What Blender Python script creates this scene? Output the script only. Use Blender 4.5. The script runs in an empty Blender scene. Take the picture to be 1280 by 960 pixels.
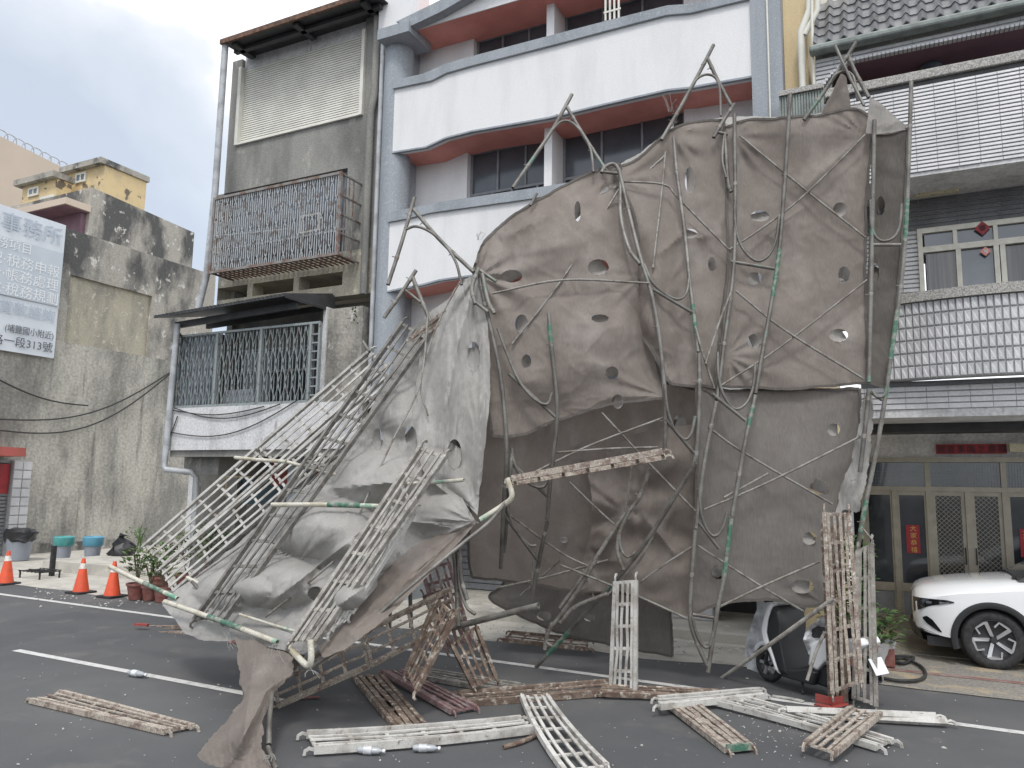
import bpy, bmesh, math, random
import numpy as np
from mathutils import Vector, Matrix, noise, Euler
random.seed(7)
sc = bpy.context.scene
R = math.radians
# ------------------------------------------------------------------ camera
F_PX, PITCH, ROLL, HEAD, CAM_H = 960.0, R(7.6), 0.0153, R(116.3), 2.0
_fh = Vector((math.cos(HEAD), math.sin(HEAD), 0))
FW = (_fh*math.cos(PITCH) + Vector((0, 0, math.sin(PITCH)))).normalized()
_rt = Vector((_fh.y, -_fh.x, 0)); _up = _rt.cross(FW)
RT = _rt*math.cos(ROLL) + _up*math.sin(ROLL)
UP = -_rt*math.sin(ROLL) + _up*math.cos(ROLL)
CAM = Vector((0, 0, CAM_H))
cd = bpy.data.cameras.new('camera'); cam = bpy.data.objects.new('camera', cd)
sc.collection.objects.link(cam); sc.camera = cam
cam.matrix_world = Matrix.Translation(CAM) @ Matrix((RT, UP, -FW)).transposed().to_4x4()
cd.sensor_width = 36; cd.lens = 27.0; cd.clip_start = 0.05; cd.clip_end = 5000
# ------------------------------------------------------------------ sky and sun
SUN_EL, SUN_AZ = R(58), R(-70)       # soft light from the street side, over the viewer's shoulder
w = bpy.data.worlds.new('World'); sc.world = w; w.use_nodes = True
nt = w.node_tree; nt.nodes.clear()
def N(t, kind, **kw):
    n = t.nodes.new(kind)
    for k, v in kw.items():
        if k in n.inputs: n.inputs[k].default_value = v
        else: setattr(n, k, v)
    return n
out = N(nt, 'ShaderNodeOutputWorld')
sky = N(nt, 'ShaderNodeTexSky', sky_type='NISHITA', sun_disc=False, sun_elevation=SUN_EL, sun_rotation=R(90)-SUN_AZ)
bg1 = N(nt, 'ShaderNodeBackground', Strength=0.11); nt.links.new(sky.outputs[0], bg1.inputs[0])
tc = N(nt, 'ShaderNodeTexCoord')
mp = N(nt, 'ShaderNodeMapping'); mp.inputs['Scale'].default_value = (1, 1, 1.5); mp.inputs['Location'].default_value = (0.35, 0.1, 0.0)
nt.links.new(tc.outputs['Generated'], mp.inputs[0])
nz = N(nt, 'ShaderNodeTexNoise', Scale=3.2, Detail=8.0, Roughness=0.5, Distortion=0.25); nt.links.new(mp.outputs[0], nz.inputs['Vector'])
# grey cloud bank low over the houses to the left, bright cloud above it
dp = N(nt, 'ShaderNodeVectorMath', operation='DOT_PRODUCT'); nt.links.new(tc.outputs['Generated'], dp.inputs[0])
dp.inputs[1].default_value = (-.579, -.122, -.806)
sb = N(nt, 'ShaderNodeMath', operation='MULTIPLY_ADD'); sb.inputs[1].default_value = 3.0; sb.inputs[2].default_value = 0.0
nt.links.new(dp.outputs['Value'], sb.inputs[0])
ad = N(nt, 'ShaderNodeMath', operation='ADD'); nt.links.new(nz.outputs[0], ad.inputs[0]); nt.links.new(sb.outputs[0], ad.inputs[1])
rp = N(nt, 'ShaderNodeValToRGB')
e = rp.color_ramp.elements
SKY_T = -0.42
e[0].position = 0.0; e[0].color = (1.35, 1.36, 1.38, 1)
e[1].position = 1.0; e[1].color = (.56, .61, .68, 1)
sh = N(nt, 'ShaderNodeMapRange'); sh.inputs['From Min'].default_value = 0.22; sh.inputs['From Max'].default_value = 0.74
nt.links.new(ad.outputs[0], sh.inputs['Value']); nt.links.new(sh.outputs[0], rp.inputs[0])
for p_, c_ in ((0.22, (1.2, 1.2, 1.22, 1)), (0.36, (.86, .88, .91, 1)), (0.6, (.69, .73, .78, 1))):
    q = rp.color_ramp.elements.new(p_); q.color = c_
bg2 = N(nt, 'ShaderNodeBackground', Strength=1.0); nt.links.new(rp.outputs[0], bg2.inputs[0])
mx = N(nt, 'ShaderNodeMixShader'); mx.inputs[0].default_value = 0.74
nt.links.new(bg1.outputs[0], mx.inputs[1]); nt.links.new(bg2.outputs[0], mx.inputs[2]); nt.links.new(mx.outputs[0], out.inputs[0])
sl = bpy.data.lights.new('sun', 'SUN'); sl.energy = 1.3; sl.angle = R(13); sl.color = (1, .97, .93)
so = bpy.data.objects.new('sun', sl); sc.collection.objects.link(so)
_sd = Vector((math.cos(SUN_AZ)*math.cos(SUN_EL), math.sin(SUN_AZ)*math.cos(SUN_EL), math.sin(SUN_EL)))
so.rotation_euler = _sd.to_track_quat('Z', 'Y').to_euler(); so.location = (0, -10, 30)
sc.view_settings.view_transform = 'Standard'; sc.view_settings.look = 'None'
sc.view_settings.exposure = 0.46; sc.view_settings.gamma = 1.0
sc.cycles.max_bounces = 8; sc.cycles.diffuse_bounces = 4; sc.cycles.transparent_max_bounces = 12

# ------------------------------------------------------------------ geometry helpers
def P(px, py, Y=None, Z=None, X=None):
    """where the line of sight through a photograph point meets a real plane of the place"""
    r = FW + RT*((px-640)/F_PX) - UP*((py-480)/F_PX)
    if Y is not None: t = Y/r.y
    elif Z is not None: t = (Z-CAM_H)/r.z
    else: t = X/r.x
    return CAM + r*t
def PX(px, py, Y): return P(px, py, Y=Y).x
def PZ(px, py, Y): return P(px, py, Y=Y).z

class M:
    def __init__(s): s.V = []; s.F = []; s.smooth = False
    def add(s, vs, fs):
        o = len(s.V); s.V += [Vector(v) for v in vs]; s.F += [tuple(i+o for i in f) for f in fs]; return s
    def box(s, x0, x1, y0, y1, z0, z1):
        if x0 > x1: x0, x1 = x1, x0
        if y0 > y1: y0, y1 = y1, y0
        if z0 > z1: z0, z1 = z1, z0
        return s.add([(x0,y0,z0),(x1,y0,z0),(x1,y1,z0),(x0,y1,z0),(x0,y0,z1),(x1,y0,z1),(x1,y1,z1),(x0,y1,z1)],
              [(0,3,2,1),(4,5,6,7),(0,1,5,4),(1,2,6,5),(2,3,7,6),(3,0,4,7)])
    def prism(s, pts, d):
        """flat outline pts (list of Vector) extruded by vector d"""
        n = len(pts); d = Vector(d); a = [Vector(p) for p in pts]; b = [p+d for p in a]
        return s.add(a+b, [tuple(range(n)), tuple(range(2*n-1, n-1, -1))] + [(i, i+n, (i+1) % n+n, (i+1) % n) for i in range(n)])
    def bar(s, a, b, wd, h, up=(0,0,1)):
        return s.sweep([a, b], wd, h, up)
    def sweep(s, pts, wd, h, up=(0,0,1)):
        pts = [Vector(p) for p in pts]; n = len(pts); vs = []
        up = Vector(up)
        for i, p in enumerate(pts):
            t = (pts[min(i+1, n-1)] - pts[max(i-1, 0)])
            if t.length < 1e-7: t = Vector((1, 0, 0))
            t.normalize(); sd = t.cross(up)
            if sd.length < 1e-4: sd = t.cross(Vector((.3, 1, .1)))
            sd.normalize(); u = sd.cross(t)
            vs += [p-sd*wd/2-u*h/2, p+sd*wd/2-u*h/2, p+sd*wd/2+u*h/2, p-sd*wd/2+u*h/2]
        fs = []
        for i in range(n-1):
            for k in range(4): fs.append((4*i+k, 4*i+(k+1) % 4, 4*i+4+(k+1) % 4, 4*i+4+k))
        fs += [(3,2,1,0), (4*n-4, 4*n-3, 4*n-2, 4*n-1)]
        return s.add(vs, fs)
    def tube(s, pts, r, sides=9, hollow=True, r2=None):
        pts = [Vector(p) for p in pts]; n = len(pts)
        t0 = (pts[1]-pts[0]).normalized(); ref = Vector((0, 0, 1)) if abs(t0.z) < .9 else Vector((1, 0, 0))
        u = t0.cross(ref).normalized(); vs = []; fs = []; prev = t0
        prof = [(p, r if r2 is None else r+(r2-r)*i/(n-1)) for i, p in enumerate(pts)]
        if hollow:
            a = (pts[0]-pts[1]).normalized(); b = (pts[-1]-pts[-2]).normalized()
            prof = [(pts[0]-a*r*2.5, r*.72), (pts[0]+a*.0005, r*.74)] + prof + [(pts[-1]+b*.0005, (r2 or r)*.74), (pts[-1]-b*r*2.5, (r2 or r)*.72)]
        m = len(prof)
        for i, (p, rr) in enumerate(prof):
            k = min(max(i-(2 if hollow else 0), 0), n-1)
            t = (pts[min(k+1, n-1)]-pts[max(k-1, 0)]).normalized()
            u = (u - t*u.dot(t)).normalized(); v = t.cross(u)
            for j in range(sides):
                an = 2*math.pi*j/sides
                vs.append(p + (u*math.cos(an)+v*math.sin(an))*rr)
        for i in range(m-1):
            for j in range(sides):
                fs.append((i*sides+j, i*sides+(j+1) % sides, (i+1)*sides+(j+1) % sides, (i+1)*sides+j))
        fs += [tuple(range(sides-1, -1, -1)), tuple(range((m-1)*sides, m*sides))]
        s.smooth = True
        return s.add(vs, fs)
    def lathe(s, c, prof, sides=20, axis='Z'):
        c = Vector(c); vs = []; n = len(prof)
        for r_, h in prof:
            for j in range(sides):
                an = 2*math.pi*j/sides; a, b = r_*math.cos(an), r_*math.sin(an)
                vs.append(c + (Vector((a, b, h)) if axis == 'Z' else Vector((a, h, b)) if axis == 'Y' else Vector((h, a, b))))
        fs = [(i*sides+j, i*sides+(j+1) % sides, (i+1)*sides+(j+1) % sides, (i+1)*sides+j) for i in range(n-1) for j in range(sides)]
        fs += [tuple(range(sides-1, -1, -1)), tuple(range((n-1)*sides, n*sides))]
        return s.add(vs, fs)
    def build(s, name, mat, parent=None, kind=None, label=None, cat=None, group=None, smooth=None, bevel=0, loc=None):
        if loc is None:
            if parent is not None: loc = parent.get('_w') or (0, 0, 0)
            else:
                xs = [v.x for v in s.V]; ys = [v.y for v in s.V]; zs = [v.z for v in s.V]
                loc = ((min(xs)+max(xs))/2, (min(ys)+max(ys))/2, min(zs))
        loc = Vector(loc)
        me = bpy.data.meshes.new(name)
        me.from_pydata([tuple(v-loc) for v in s.V], [], s.F); me.materials.append(mat)
        if (s.smooth if smooth is None else smooth):
            me.polygons.foreach_set('use_smooth', [True]*len(me.polygons)); me.set_sharp_from_angle(angle=R(50))
        me.update()
        o = bpy.data.objects.new(name, me); sc.collection.objects.link(o)
        if parent is not None: o.parent = parent; o['_w'] = tuple(loc)
        else: o.location = loc; o['_w'] = tuple(loc)
        if bevel:
            b = o.modifiers.new('b', 'BEVEL'); b.width = bevel; b.segments = 2; b.limit_method = 'ANGLE'
        tag(o, label, cat, group, kind)
        return o
def tag(o, label=None, cat=None, group=None, kind=None):
    if label: o['label'] = label
    if cat: o['category'] = cat
    if group: o['group'] = group
    if kind: o['kind'] = kind
def thing(name, label, cat, loc, group=None):
    o = bpy.data.objects.new(name, None); sc.collection.objects.link(o); o.empty_display_size = .2
    o.location = loc; o['_w'] = tuple(loc); tag(o, label, cat, group); return o
def cr(p0, p1, p2, p3, t):
    return .5*((2*p1)+(p2-p0)*t+(2*p0-5*p1+4*p2-p3)*t*t+(3*p1-p0-3*p2+p3)*t**3)
def smooth_path(pts, n=5):
    pts = [Vector(p) for p in pts]
    if len(pts) < 3: return pts
    q = [pts[0]*2-pts[1]]+pts+[pts[-1]*2-pts[-2]]; o = []
    for i in range(1, len(q)-2):
        for k in range(n): o.append(cr(q[i-1], q[i], q[i+1], q[i+2], k/n))
    return o+[pts[-1]]

# ------------------------------------------------------------------ materials
def mat(name, c1, c2=None, scale=3., lo=.4, hi=.62, detail=6., stretch=(1,1,1), c3=None, scale3=30., lo3=.58, hi3=.68, stretch3=(1,1,1),
        rough=.8, metal=0., bump=.25, bscale=60., bdist=.01, spec=.5, fine=.12, trans=0., coat=0., alpha=1.):
    m = bpy.data.materials.new(name); m.use_nodes = True; t = m.node_tree; b = t.nodes['Principled BSDF']
    b.inputs['Roughness'].default_value = rough; b.inputs['Metallic'].default_value = metal
    b.inputs['Specular IOR Level'].default_value = spec; b.inputs['Coat Weight'].default_value = coat
    b.inputs['Base Color'].default_value = (*c1, 1)
    g = N(t, 'ShaderNodeNewGeometry')
    def noi(sca, st, det=6.):
        mpn = N(t, 'ShaderNodeMapping'); mpn.inputs['Scale'].default_value = st
        t.links.new(g.outputs['Position'], mpn.inputs[0])
        n = N(t, 'ShaderNodeTexNoise', Scale=sca, Detail=det, Roughness=.6); t.links.new(mpn.outputs[0], n.inputs['Vector']); return n
    def mixc(fac, a, bcol, lo_, hi_):
        mr = N(t, 'ShaderNodeMapRange'); mr.inputs['From Min'].default_value = lo_; mr.inputs['From Max'].default_value = hi_
        t.links.new(fac, mr.inputs['Value'])
        mi = N(t, 'ShaderNodeMix', data_type='RGBA'); t.links.new(mr.outputs[0], mi.inputs[0])
        if isinstance(a, tuple): mi.inputs[6].default_value = (*a, 1)
        else: t.links.new(a, mi.inputs[6])
        mi.inputs[7].default_value = (*bcol, 1); return mi.outputs[2]
    col = tuple(c1)
    if c2: col = mixc(noi(scale, stretch, detail).outputs[0], col, c2, lo, hi)
    if c3: col = mixc(noi(scale3, stretch3).outputs[0], col, c3, lo3, hi3)
    if fine:
        n = noi(bscale*1.3, (1,1,1), 3.)
        hs = N(t, 'ShaderNodeHueSaturation'); mr = N(t, 'ShaderNodeMapRange')
        mr.inputs['To Min'].default_value = 1-fine*2; mr.inputs['To Max'].default_value = 1+fine*2
        mr.inputs['From Min'].default_value = .25; mr.inputs['From Max'].default_value = .75
        t.links.new(n.outputs[0], mr.inputs['Value']); t.links.new(mr.outputs[0], hs.inputs['Value'])
        if isinstance(col, tuple): hs.inputs['Color'].default_value = (*col, 1)
        else: t.links.new(col, hs.inputs['Color'])
        col = hs.outputs[0]
    if not isinstance(col, tuple): t.links.new(col, b.inputs['Base Color'])
    if bump:
        n = noi(bscale, (1,1,1), 5.); bp = N(t, 'ShaderNodeBump', Strength=bump, Distance=bdist)
        t.links.new(n.outputs[0], bp.inputs['Height']); t.links.new(bp.outputs[0], b.inputs['Normal'])
    if trans:
        o = t.nodes['Material Output']; tr = N(t, 'ShaderNodeBsdfTranslucent'); ms = N(t, 'ShaderNodeMixShader'); ms.inputs[0].default_value = trans
        if not isinstance(col, tuple): t.links.new(col, tr.inputs['Color'])
        else: tr.inputs['Color'].default_value = (*col, 1)
        t.links.new(b.outputs[0], ms.inputs[1]); t.links.new(tr.outputs[0], ms.inputs[2]); t.links.new(ms.outputs[0], o.inputs['Surface'])
    return m
A = {}
A['asphalt'] = mat('asphalt', (.074,.076,.080), (.112,.113,.113), 0.35, .42, .66, c3=(.15,.145,.135), scale3=1.7, lo3=.56, hi3=.80, rough=.9, bump=.7, bscale=170, bdist=.008, fine=.30)
A['line'] = mat('road_paint', (.56,.56,.54), (.30,.30,.30), 9, .5, .72, c3=(.12,.12,.12), scale3=40, lo3=.62, hi3=.7, rough=.7, bscale=120)
A['pave'] = mat('pavement_concrete', (.46,.44,.39), (.30,.285,.26), 2.2, .45, .7, c3=(.60,.57,.51), scale3=5, lo3=.6, hi3=.7, rough=.95, bump=.5, bscale=90)
A['pebble'] = mat('pebble_wash', (.30,.28,.24), (.17,.16,.15), 55, .4, .6, c3=(.40,.33,.22), scale3=2.5, lo3=.5, hi3=.65, rough=.9, bump=.9, bscale=90, fine=.3)
A['redstrip'] = mat('red_kerb_tiles', (.20,.10,.09), (.28,.22,.2), 8, rough=.85)
A['concrete'] = mat('grey_concrete', (.27,.265,.245), (.15,.15,.14), 1.3, .42, .66, stretch=(1,1,.35), c3=(.40,.385,.34), scale3=3.3, lo3=.60, hi3=.72, stretch3=(1,1,.5), rough=.95, bump=.5, bscale=25)
A['concrete_lt'] = mat('tan_concrete', (.40,.37,.29), (.24,.23,.20), 2, .45, .7, stretch=(1,1,.3), c3=(.50,.47,.4), scale3=7, rough=.95, bump=.4, bscale=25)
A['mould'] = mat('mouldy_concrete', (.36,.34,.30), (.09,.09,.088), 1.1, .47, .60, stretch=(.7,.7,.33), c3=(.55,.53,.49), scale3=3.5, lo3=.60, hi3=.66, stretch3=(1,1,.8), rough=.95, bump=.7, bscale=14, bdist=.02)
A['party'] = mat('stained_party_wall', (.43,.415,.365), (.22,.215,.195), 0.8, .42, .62, stretch=(1.1,1.1,.5), c3=(.10,.098,.092), scale3=2.6, lo3=.54, hi3=.76, stretch3=(1,1.2,.14), rough=.95, bump=.6, bscale=10, bdist=.02, fine=.16)
A['white'] = mat('white_stucco', (.74,.74,.745), (.63,.63,.635), 1.3, .45, .75, stretch=(1.6,1,.3), c3=(.5,.5,.49), scale3=2.4, lo3=.66, hi3=.85, stretch3=(2.2,1,.08), rough=.85, bump=.5, bscale=70, fine=.05)
A['graystone'] = mat('blue_grey_stucco', (.32,.345,.375), (.25,.275,.30), 2, .4, .65, stretch=(1.5,1,.15), c3=(.42,.445,.475), scale3=35, lo3=.52, hi3=.72, rough=.9, bump=.4, bscale=80)
A['pink'] = mat('terracotta_soffit_paint', (.74,.32,.265), (.66,.27,.225), 2, rough=.8, bump=.1, fine=.05)
A['maroon'] = mat('maroon_ceiling_paint', (.20,.11,.135), (.15,.09,.115), 2, rough=.7, bump=.1)
A['cream'] = mat('cream_wall_paint', (.68,.55,.33), (.6,.48,.3), 2, stretch=(1,1,.3), rough=.85, bump=.2)
A['yellow'] = mat('peeling_yellow_paint', (.64,.50,.28), (.50,.40,.25), 1.2, .45, .65, c3=(.16,.13,.10), scale3=1.3, lo3=.585, hi3=.615, rough=.9, fine=.08)
A['beige'] = mat('beige_render', (.56,.47,.38), (.52,.44,.36), .3, rough=.9, bump=.0, fine=.02)
A['tile_white'] = mat('glazed_white_tile', (.56,.56,.57), (.46,.465,.475), 2.2, rough=.25, bump=.15, bscale=30, fine=.05, coat=.3)
A['tile_dark'] = mat('dark_grey_tile', (.17,.175,.185), (.12,.125,.135), 3, rough=.4, bump=.1, bscale=30)
A['grout'] = mat('tile_grout', (.36,.36,.36), rough=.95, bump=0, fine=.1)
A['terrazzo'] = mat('speckled_granite', (.42,.41,.38), (.20,.19,.18), 60, .45, .56, c3=(.6,.58,.54), scale3=90, rough=.6, bump=.1, fine=.1)
A['rooftile'] = mat('grey_glazed_roof_tile', (.135,.14,.15), (.19,.195,.205), 5, rough=.35, bump=.1, coat=.2, fine=.08)
A['gutter'] = mat('zinc_gutter', (.24,.27,.255), (.16,.18,.17), 6, rough=.6, metal=.2)
A['metalwhite'] = mat('cream_corrugated_metal', (.72,.71,.64), (.6,.59,.53), 2, rough=.5, bump=.05, fine=.03)
A['pipe'] = mat('grey_pvc_pipe', (.46,.48,.50), (.33,.34,.35), 4, .45, .6, rough=.5, bump=.1)
A['frame_cream'] = mat('ivory_aluminium', (.66,.64,.56), (.55,.53,.46), 8, rough=.4, bump=.0, fine=.04)
A['frame_bronze'] = mat('champagne_aluminium', (.34,.31,.25), (.28,.26,.21), 8, rough=.4, metal=.3, bump=.0, fine=.04)
A['frame_grey'] = mat('grey_aluminium', (.22,.23,.25), (.17,.18,.19), 8, rough=.45, bump=.0, fine=.04)
A['glass'] = mat('dark_window_glass', (.018,.022,.028), (.04,.045,.055), 1.5, rough=.06, bump=.0, fine=.0, spec=.8)
A['glass_blue'] = mat('sky_tinted_glass', (.075,.095,.12), (.15,.17,.20), .9, rough=.05, bump=.0, fine=.0, spec=1.)  # sky reflection is painted into the blue-grey base colour
A['glass_top'] = mat('grey_film_glass', (.055,.065,.078), (.085,.095,.11), 1.2, rough=.15, bump=.0, fine=.0, spec=.8)
A['glass_curtained'] = mat('curtain_behind_glass', (.13,.13,.125), (.06,.062,.065), 5, .4, .6, stretch=(5,5,.1), rough=.08, bump=0, fine=0, spec=.8)
A['curtain'] = mat('grey_curtain', (.12,.115,.11), (.05,.05,.05), 12, stretch=(4,4,.1), rough=.9, bump=.3)
A['dark'] = mat('unlit_interior', (.022,.023,.026), rough=.9, bump=0, fine=.0)
A['darkpanel'] = mat('dark_steel_panel', (.045,.047,.05), (.03,.03,.03), 5, rough=.5, bump=.1)
A['rust'] = mat('rusty_iron', (.20,.11,.075), (.09,.055,.04), 14, .4, .6, c3=(.35,.27,.21), scale3=40, lo3=.6, hi3=.7, rough=.9, bump=.5)
A['cageiron'] = mat('half_rusted_iron', (.24,.235,.225), (.17,.10,.075), 5, .45, .6, rough=.8, bump=.3)
A['iron'] = mat('grey_painted_iron', (.40,.42,.43), (.18,.15,.13), 10, .52, .62, rough=.6, bump=.2)
A['ironteal'] = mat('weathered_teal_iron', (.25,.28,.28), (.15,.13,.12), 10, .55, .65, rough=.6, bump=.2)
A['pole'] = mat('scaffold_pole_steel', (.185,.178,.16), (.105,.095,.085), 5, .42, .62, c3=(.13,.20,.16), scale3=2.6, lo3=.62, hi3=.68, rough=.42, bump=.4, bscale=90, metal=.25, fine=.2)
A['polelight'] = mat('pale_plastered_pole', (.52,.50,.43), (.36,.32,.23), 6, .48, .64, c3=(.13,.30,.21), scale3=1.9, lo3=.60, hi3=.66, rough=.7, bump=.5, bscale=90, fine=.2)
A['brace'] = mat('thin_brace_steel', (.24,.23,.21), (.14,.12,.10), 9, .45, .6, rough=.6, bump=.3, metal=.2, fine=.2)
A['green'] = mat('green_pole_paint', (.05,.14,.095), (.24,.25,.21), 16, .46, .6, rough=.6)
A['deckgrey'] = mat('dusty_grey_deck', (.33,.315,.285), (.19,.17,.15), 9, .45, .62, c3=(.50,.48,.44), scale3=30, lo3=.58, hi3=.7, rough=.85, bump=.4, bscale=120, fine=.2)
A['deckdark'] = mat('dark_grey_deck', (.20,.192,.175), (.12,.11,.10), 9, .45, .62, c3=(.34,.33,.30), scale3=24, lo3=.60, hi3=.7, rough=.85, bump=.4, bscale=120, fine=.2)  # darker grey steel than the other decks
A['deckwhite'] = mat('plaster_white_deck', (.52,.51,.48), (.30,.28,.25), 6, .46, .66, c3=(.17,.12,.09), scale3=20, lo3=.60, hi3=.7, rough=.85, bump=.4, bscale=120, fine=.15)
A['deckrust'] = mat('rusty_deck', (.215,.165,.128), (.12,.08,.062), 9, .42, .6, c3=(.48,.44,.38), scale3=16, lo3=.54, hi3=.66, rough=.9, bump=.5, bscale=120, fine=.25)
A['deckred'] = mat('red_oxide_deck', (.20,.12,.12), (.30,.27,.26), 12, .5, .65, rough=.85, bump=.4, fine=.2)
A['decktan'] = mat('peeling_tan_deck', (.36,.315,.265), (.20,.15,.125), 12, .47, .6, c3=(.52,.49,.43), scale3=35, lo3=.56, hi3=.66, rough=.9, bump=.5, fine=.25)
A['redpaint'] = mat('faded_red_paint', (.34,.06,.05), (.22,.06,.05), 6, rough=.6)
A['redbright'] = mat('bright_red_canopy', (.42,.10,.08), (.34,.09,.07), 3, rough=.6)
A['redpaper'] = mat('red_paper', (.32,.018,.025), (.25,.015,.02), 6, rough=.5, bump=0)
A['gold'] = mat('gold_lettering', (.65,.42,.12), rough=.5, bump=0, fine=0)
A['blackink'] = mat('dark_lettering', (.03,.02,.03), rough=.6, bump=0, fine=0)
A['banner'] = mat('white_mesh_banner', (.66,.70,.74), (.60,.64,.69), 1.0, rough=.8, bump=.1, fine=.03)
A['bannerband'] = mat('grey_blue_band_print', (.53,.58,.63), (.49,.54,.59), 1.5, rough=.8, bump=0, fine=.03)
A['printpale'] = mat('pale_banner_print', (.76,.79,.81), rough=.8, bump=0, fine=0)
A['printgrey'] = mat('faded_banner_print', (.44,.50,.57), rough=.8, bump=0, fine=0)
A['printdark'] = mat('dark_banner_print', (.10,.11,.13), rough=.8, bump=0, fine=0)
A['orange'] = mat('orange_cone_plastic', (.75,.10,.035), (.62,.09,.04), 9, rough=.5, bump=.1, fine=.05)
A['reflect'] = mat('white_reflective_band', (.75,.73,.68), (.6,.55,.5), 20, rough=.4, bump=0)
A['rubber'] = mat('black_rubber', (.018,.018,.02), (.04,.04,.04), 20, rough=.75, bump=.2)
A['terracotta'] = mat('dark_red_flowerpot', (.17,.055,.045), (.22,.1,.085), 12, rough=.6, bump=.1)
A['leaf'] = mat('green_leaf', (.05,.11,.035), (.10,.16,.05), 7, rough=.5, bump=.1)
A['leafy'] = mat('yellow_green_leaf', (.13,.19,.055), (.07,.12,.04), 7, rough=.5, bump=.1)
A['stem'] = mat('plant_stem', (.13,.10,.07), rough=.9)
A['bag'] = mat('black_plastic_bag', (.022,.022,.025), rough=.35, bump=.6, bscale=12, bdist=.03)
A['teal'] = mat('teal_plastic', (.05,.28,.27), (.10,.33,.33), 8, rough=.45, bump=0)
A['blueplastic'] = mat('blue_plastic', (.10,.30,.42), rough=.45, bump=0)
A['greyplastic'] = mat('grey_plastic_bin', (.25,.27,.31), rough=.5, bump=0)
A['carwhite'] = mat('white_car_paint', (.78,.79,.80), rough=.25, bump=0, fine=0, coat=1.)
A['carblack'] = mat('black_car_plastic', (.02,.021,.023), rough=.55, bump=0, fine=0)
A['gloss'] = mat('gloss_black', (.008,.008,.01), rough=.12, bump=0, fine=0, coat=.6)
A['alloy'] = mat('diamond_cut_alloy', (.62,.62,.64), rough=.28, metal=.75, bump=0, fine=0)
A['alloydark'] = mat('dark_alloy', (.05,.052,.055), rough=.4, metal=.4, bump=0, fine=0)
A['lamp'] = mat('clear_headlamp', (.25,.27,.3), rough=.1, metal=.5, bump=0, fine=0)
A['silver'] = mat('silver_vinyl_cover', (.62,.635,.65), (.45,.46,.48), 6, .4, .65, c3=(.6,.61,.62), scale3=14, lo3=.56, hi3=.7, rough=.4, metal=.1, bump=.7, bscale=9, bdist=.04)
A['plate'] = mat('licence_plate_white', (.72,.74,.76), rough=.4, bump=0, fine=0)
A['bottle'] = mat('clear_plastic_bottle', (.34,.36,.38), rough=.2, bump=.2, fine=0, spec=.9)
A['chips'] = mat('plaster_chips', (.55,.54,.50), (.35,.34,.32), 10, rough=.9)
A['wire'] = mat('black_cable', (.03,.03,.03), rough=.7, bump=0, fine=0)
A['shop_teal'] = mat('dark_teal_shutter_box', (.03,.07,.095), (.045,.09,.11), 5, rough=.5)
A['plaster'] = mat('old_white_plaster', (.60,.60,.60), (.45,.45,.45), 3, .45, .65, stretch=(1,1,.3), c3=(.30,.29,.28), scale3=5, lo3=.62, hi3=.72, stretch3=(1,1,.3), rough=.9, bump=.4, bscale=20)
A['fluor'] = mat('yellowed_lamp_casing', (.58,.53,.38), (.2,.18,.13), 25, .6, .66, rough=.6)
def tint_by_piece(m, amt):
    t = m.node_tree; b = t.nodes['Principled BSDF']; src = b.inputs['Base Color'].links[0].from_socket
    oi = N(t, 'ShaderNodeObjectInfo'); mr = N(t, 'ShaderNodeMapRange'); mr.inputs['To Min'].default_value = 1-amt; mr.inputs['To Max'].default_value = 1+amt
    hs = N(t, 'ShaderNodeHueSaturation'); t.links.new(oi.outputs['Random'], mr.inputs['Value']); t.links.new(mr.outputs[0], hs.inputs['Value']); t.links.new(src, hs.inputs['Color']); t.links.new(hs.outputs[0], b.inputs['Base Color'])
for k_, a_ in (('tile_white', .10), ('rooftile', .14), ('deckgrey', .12), ('deckwhite', .14), ('deckrust', .18), ('decktan', .15), ('deckdark', .12), ('pole', .15)): tint_by_piece(A[k_], a_)
def cloth_mat(name, c, c2, c3, tr, w=.22):
    m = mat(name, c, c2, .9, .30, .70, c3=c3, scale3=2.4, lo3=.50, hi3=.80, stretch3=(1,1,.5), rough=.9, bump=.10, bscale=2.5, bdist=.03, fine=.05, trans=tr, spec=.15)
    t = m.node_tree; b = t.nodes['Principled BSDF']; g = N(t, 'ShaderNodeNewGeometry')
    mpn = N(t, 'ShaderNodeMapping'); mpn.inputs['Scale'].default_value = (1, 1, .12); t.links.new(g.outputs['Position'], mpn.inputs[0])
    n = N(t, 'ShaderNodeTexNoise', Scale=90., Detail=2.); t.links.new(mpn.outputs[0], n.inputs['Vector'])
    old = b.inputs['Normal'].links[0].from_node
    bp = N(t, 'ShaderNodeBump', Strength=w, Distance=.012); t.links.new(n.outputs[0], bp.inputs['Height']); t.links.new(old.outputs[0], bp.inputs['Normal'])
    t.links.new(bp.outputs[0], b.inputs['Normal'])
    # faint horizontal and vertical weave streaks in the colour
    src = b.inputs['Base Color'].links[0].from_socket
    mr = N(t, 'ShaderNodeMapRange'); mr.inputs['From Min'].default_value = .3; mr.inputs['From Max'].default_value = .7
    mr.inputs['To Min'].default_value = .88; mr.inputs['To Max'].default_value = 1.12
    hs = N(t, 'ShaderNodeHueSaturation'); t.links.new(n.outputs[0], mr.inputs['Value']); t.links.new(mr.outputs[0], hs.inputs['Value'])
    t.links.new(src, hs.inputs['Color']); t.links.new(hs.outputs[0], b.inputs['Base Color'])
    return m
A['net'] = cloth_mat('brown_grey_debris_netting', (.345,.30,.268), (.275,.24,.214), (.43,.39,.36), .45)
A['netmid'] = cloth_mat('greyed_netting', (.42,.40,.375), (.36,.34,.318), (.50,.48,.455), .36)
A['netdustlit'] = cloth_mat('dusty_skylit_netting', (.42,.41,.39), (.36,.348,.328), (.50,.49,.47), .3)  # dusty cloth of the heap; on the rim rolls the paleness is painted skylight
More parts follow.
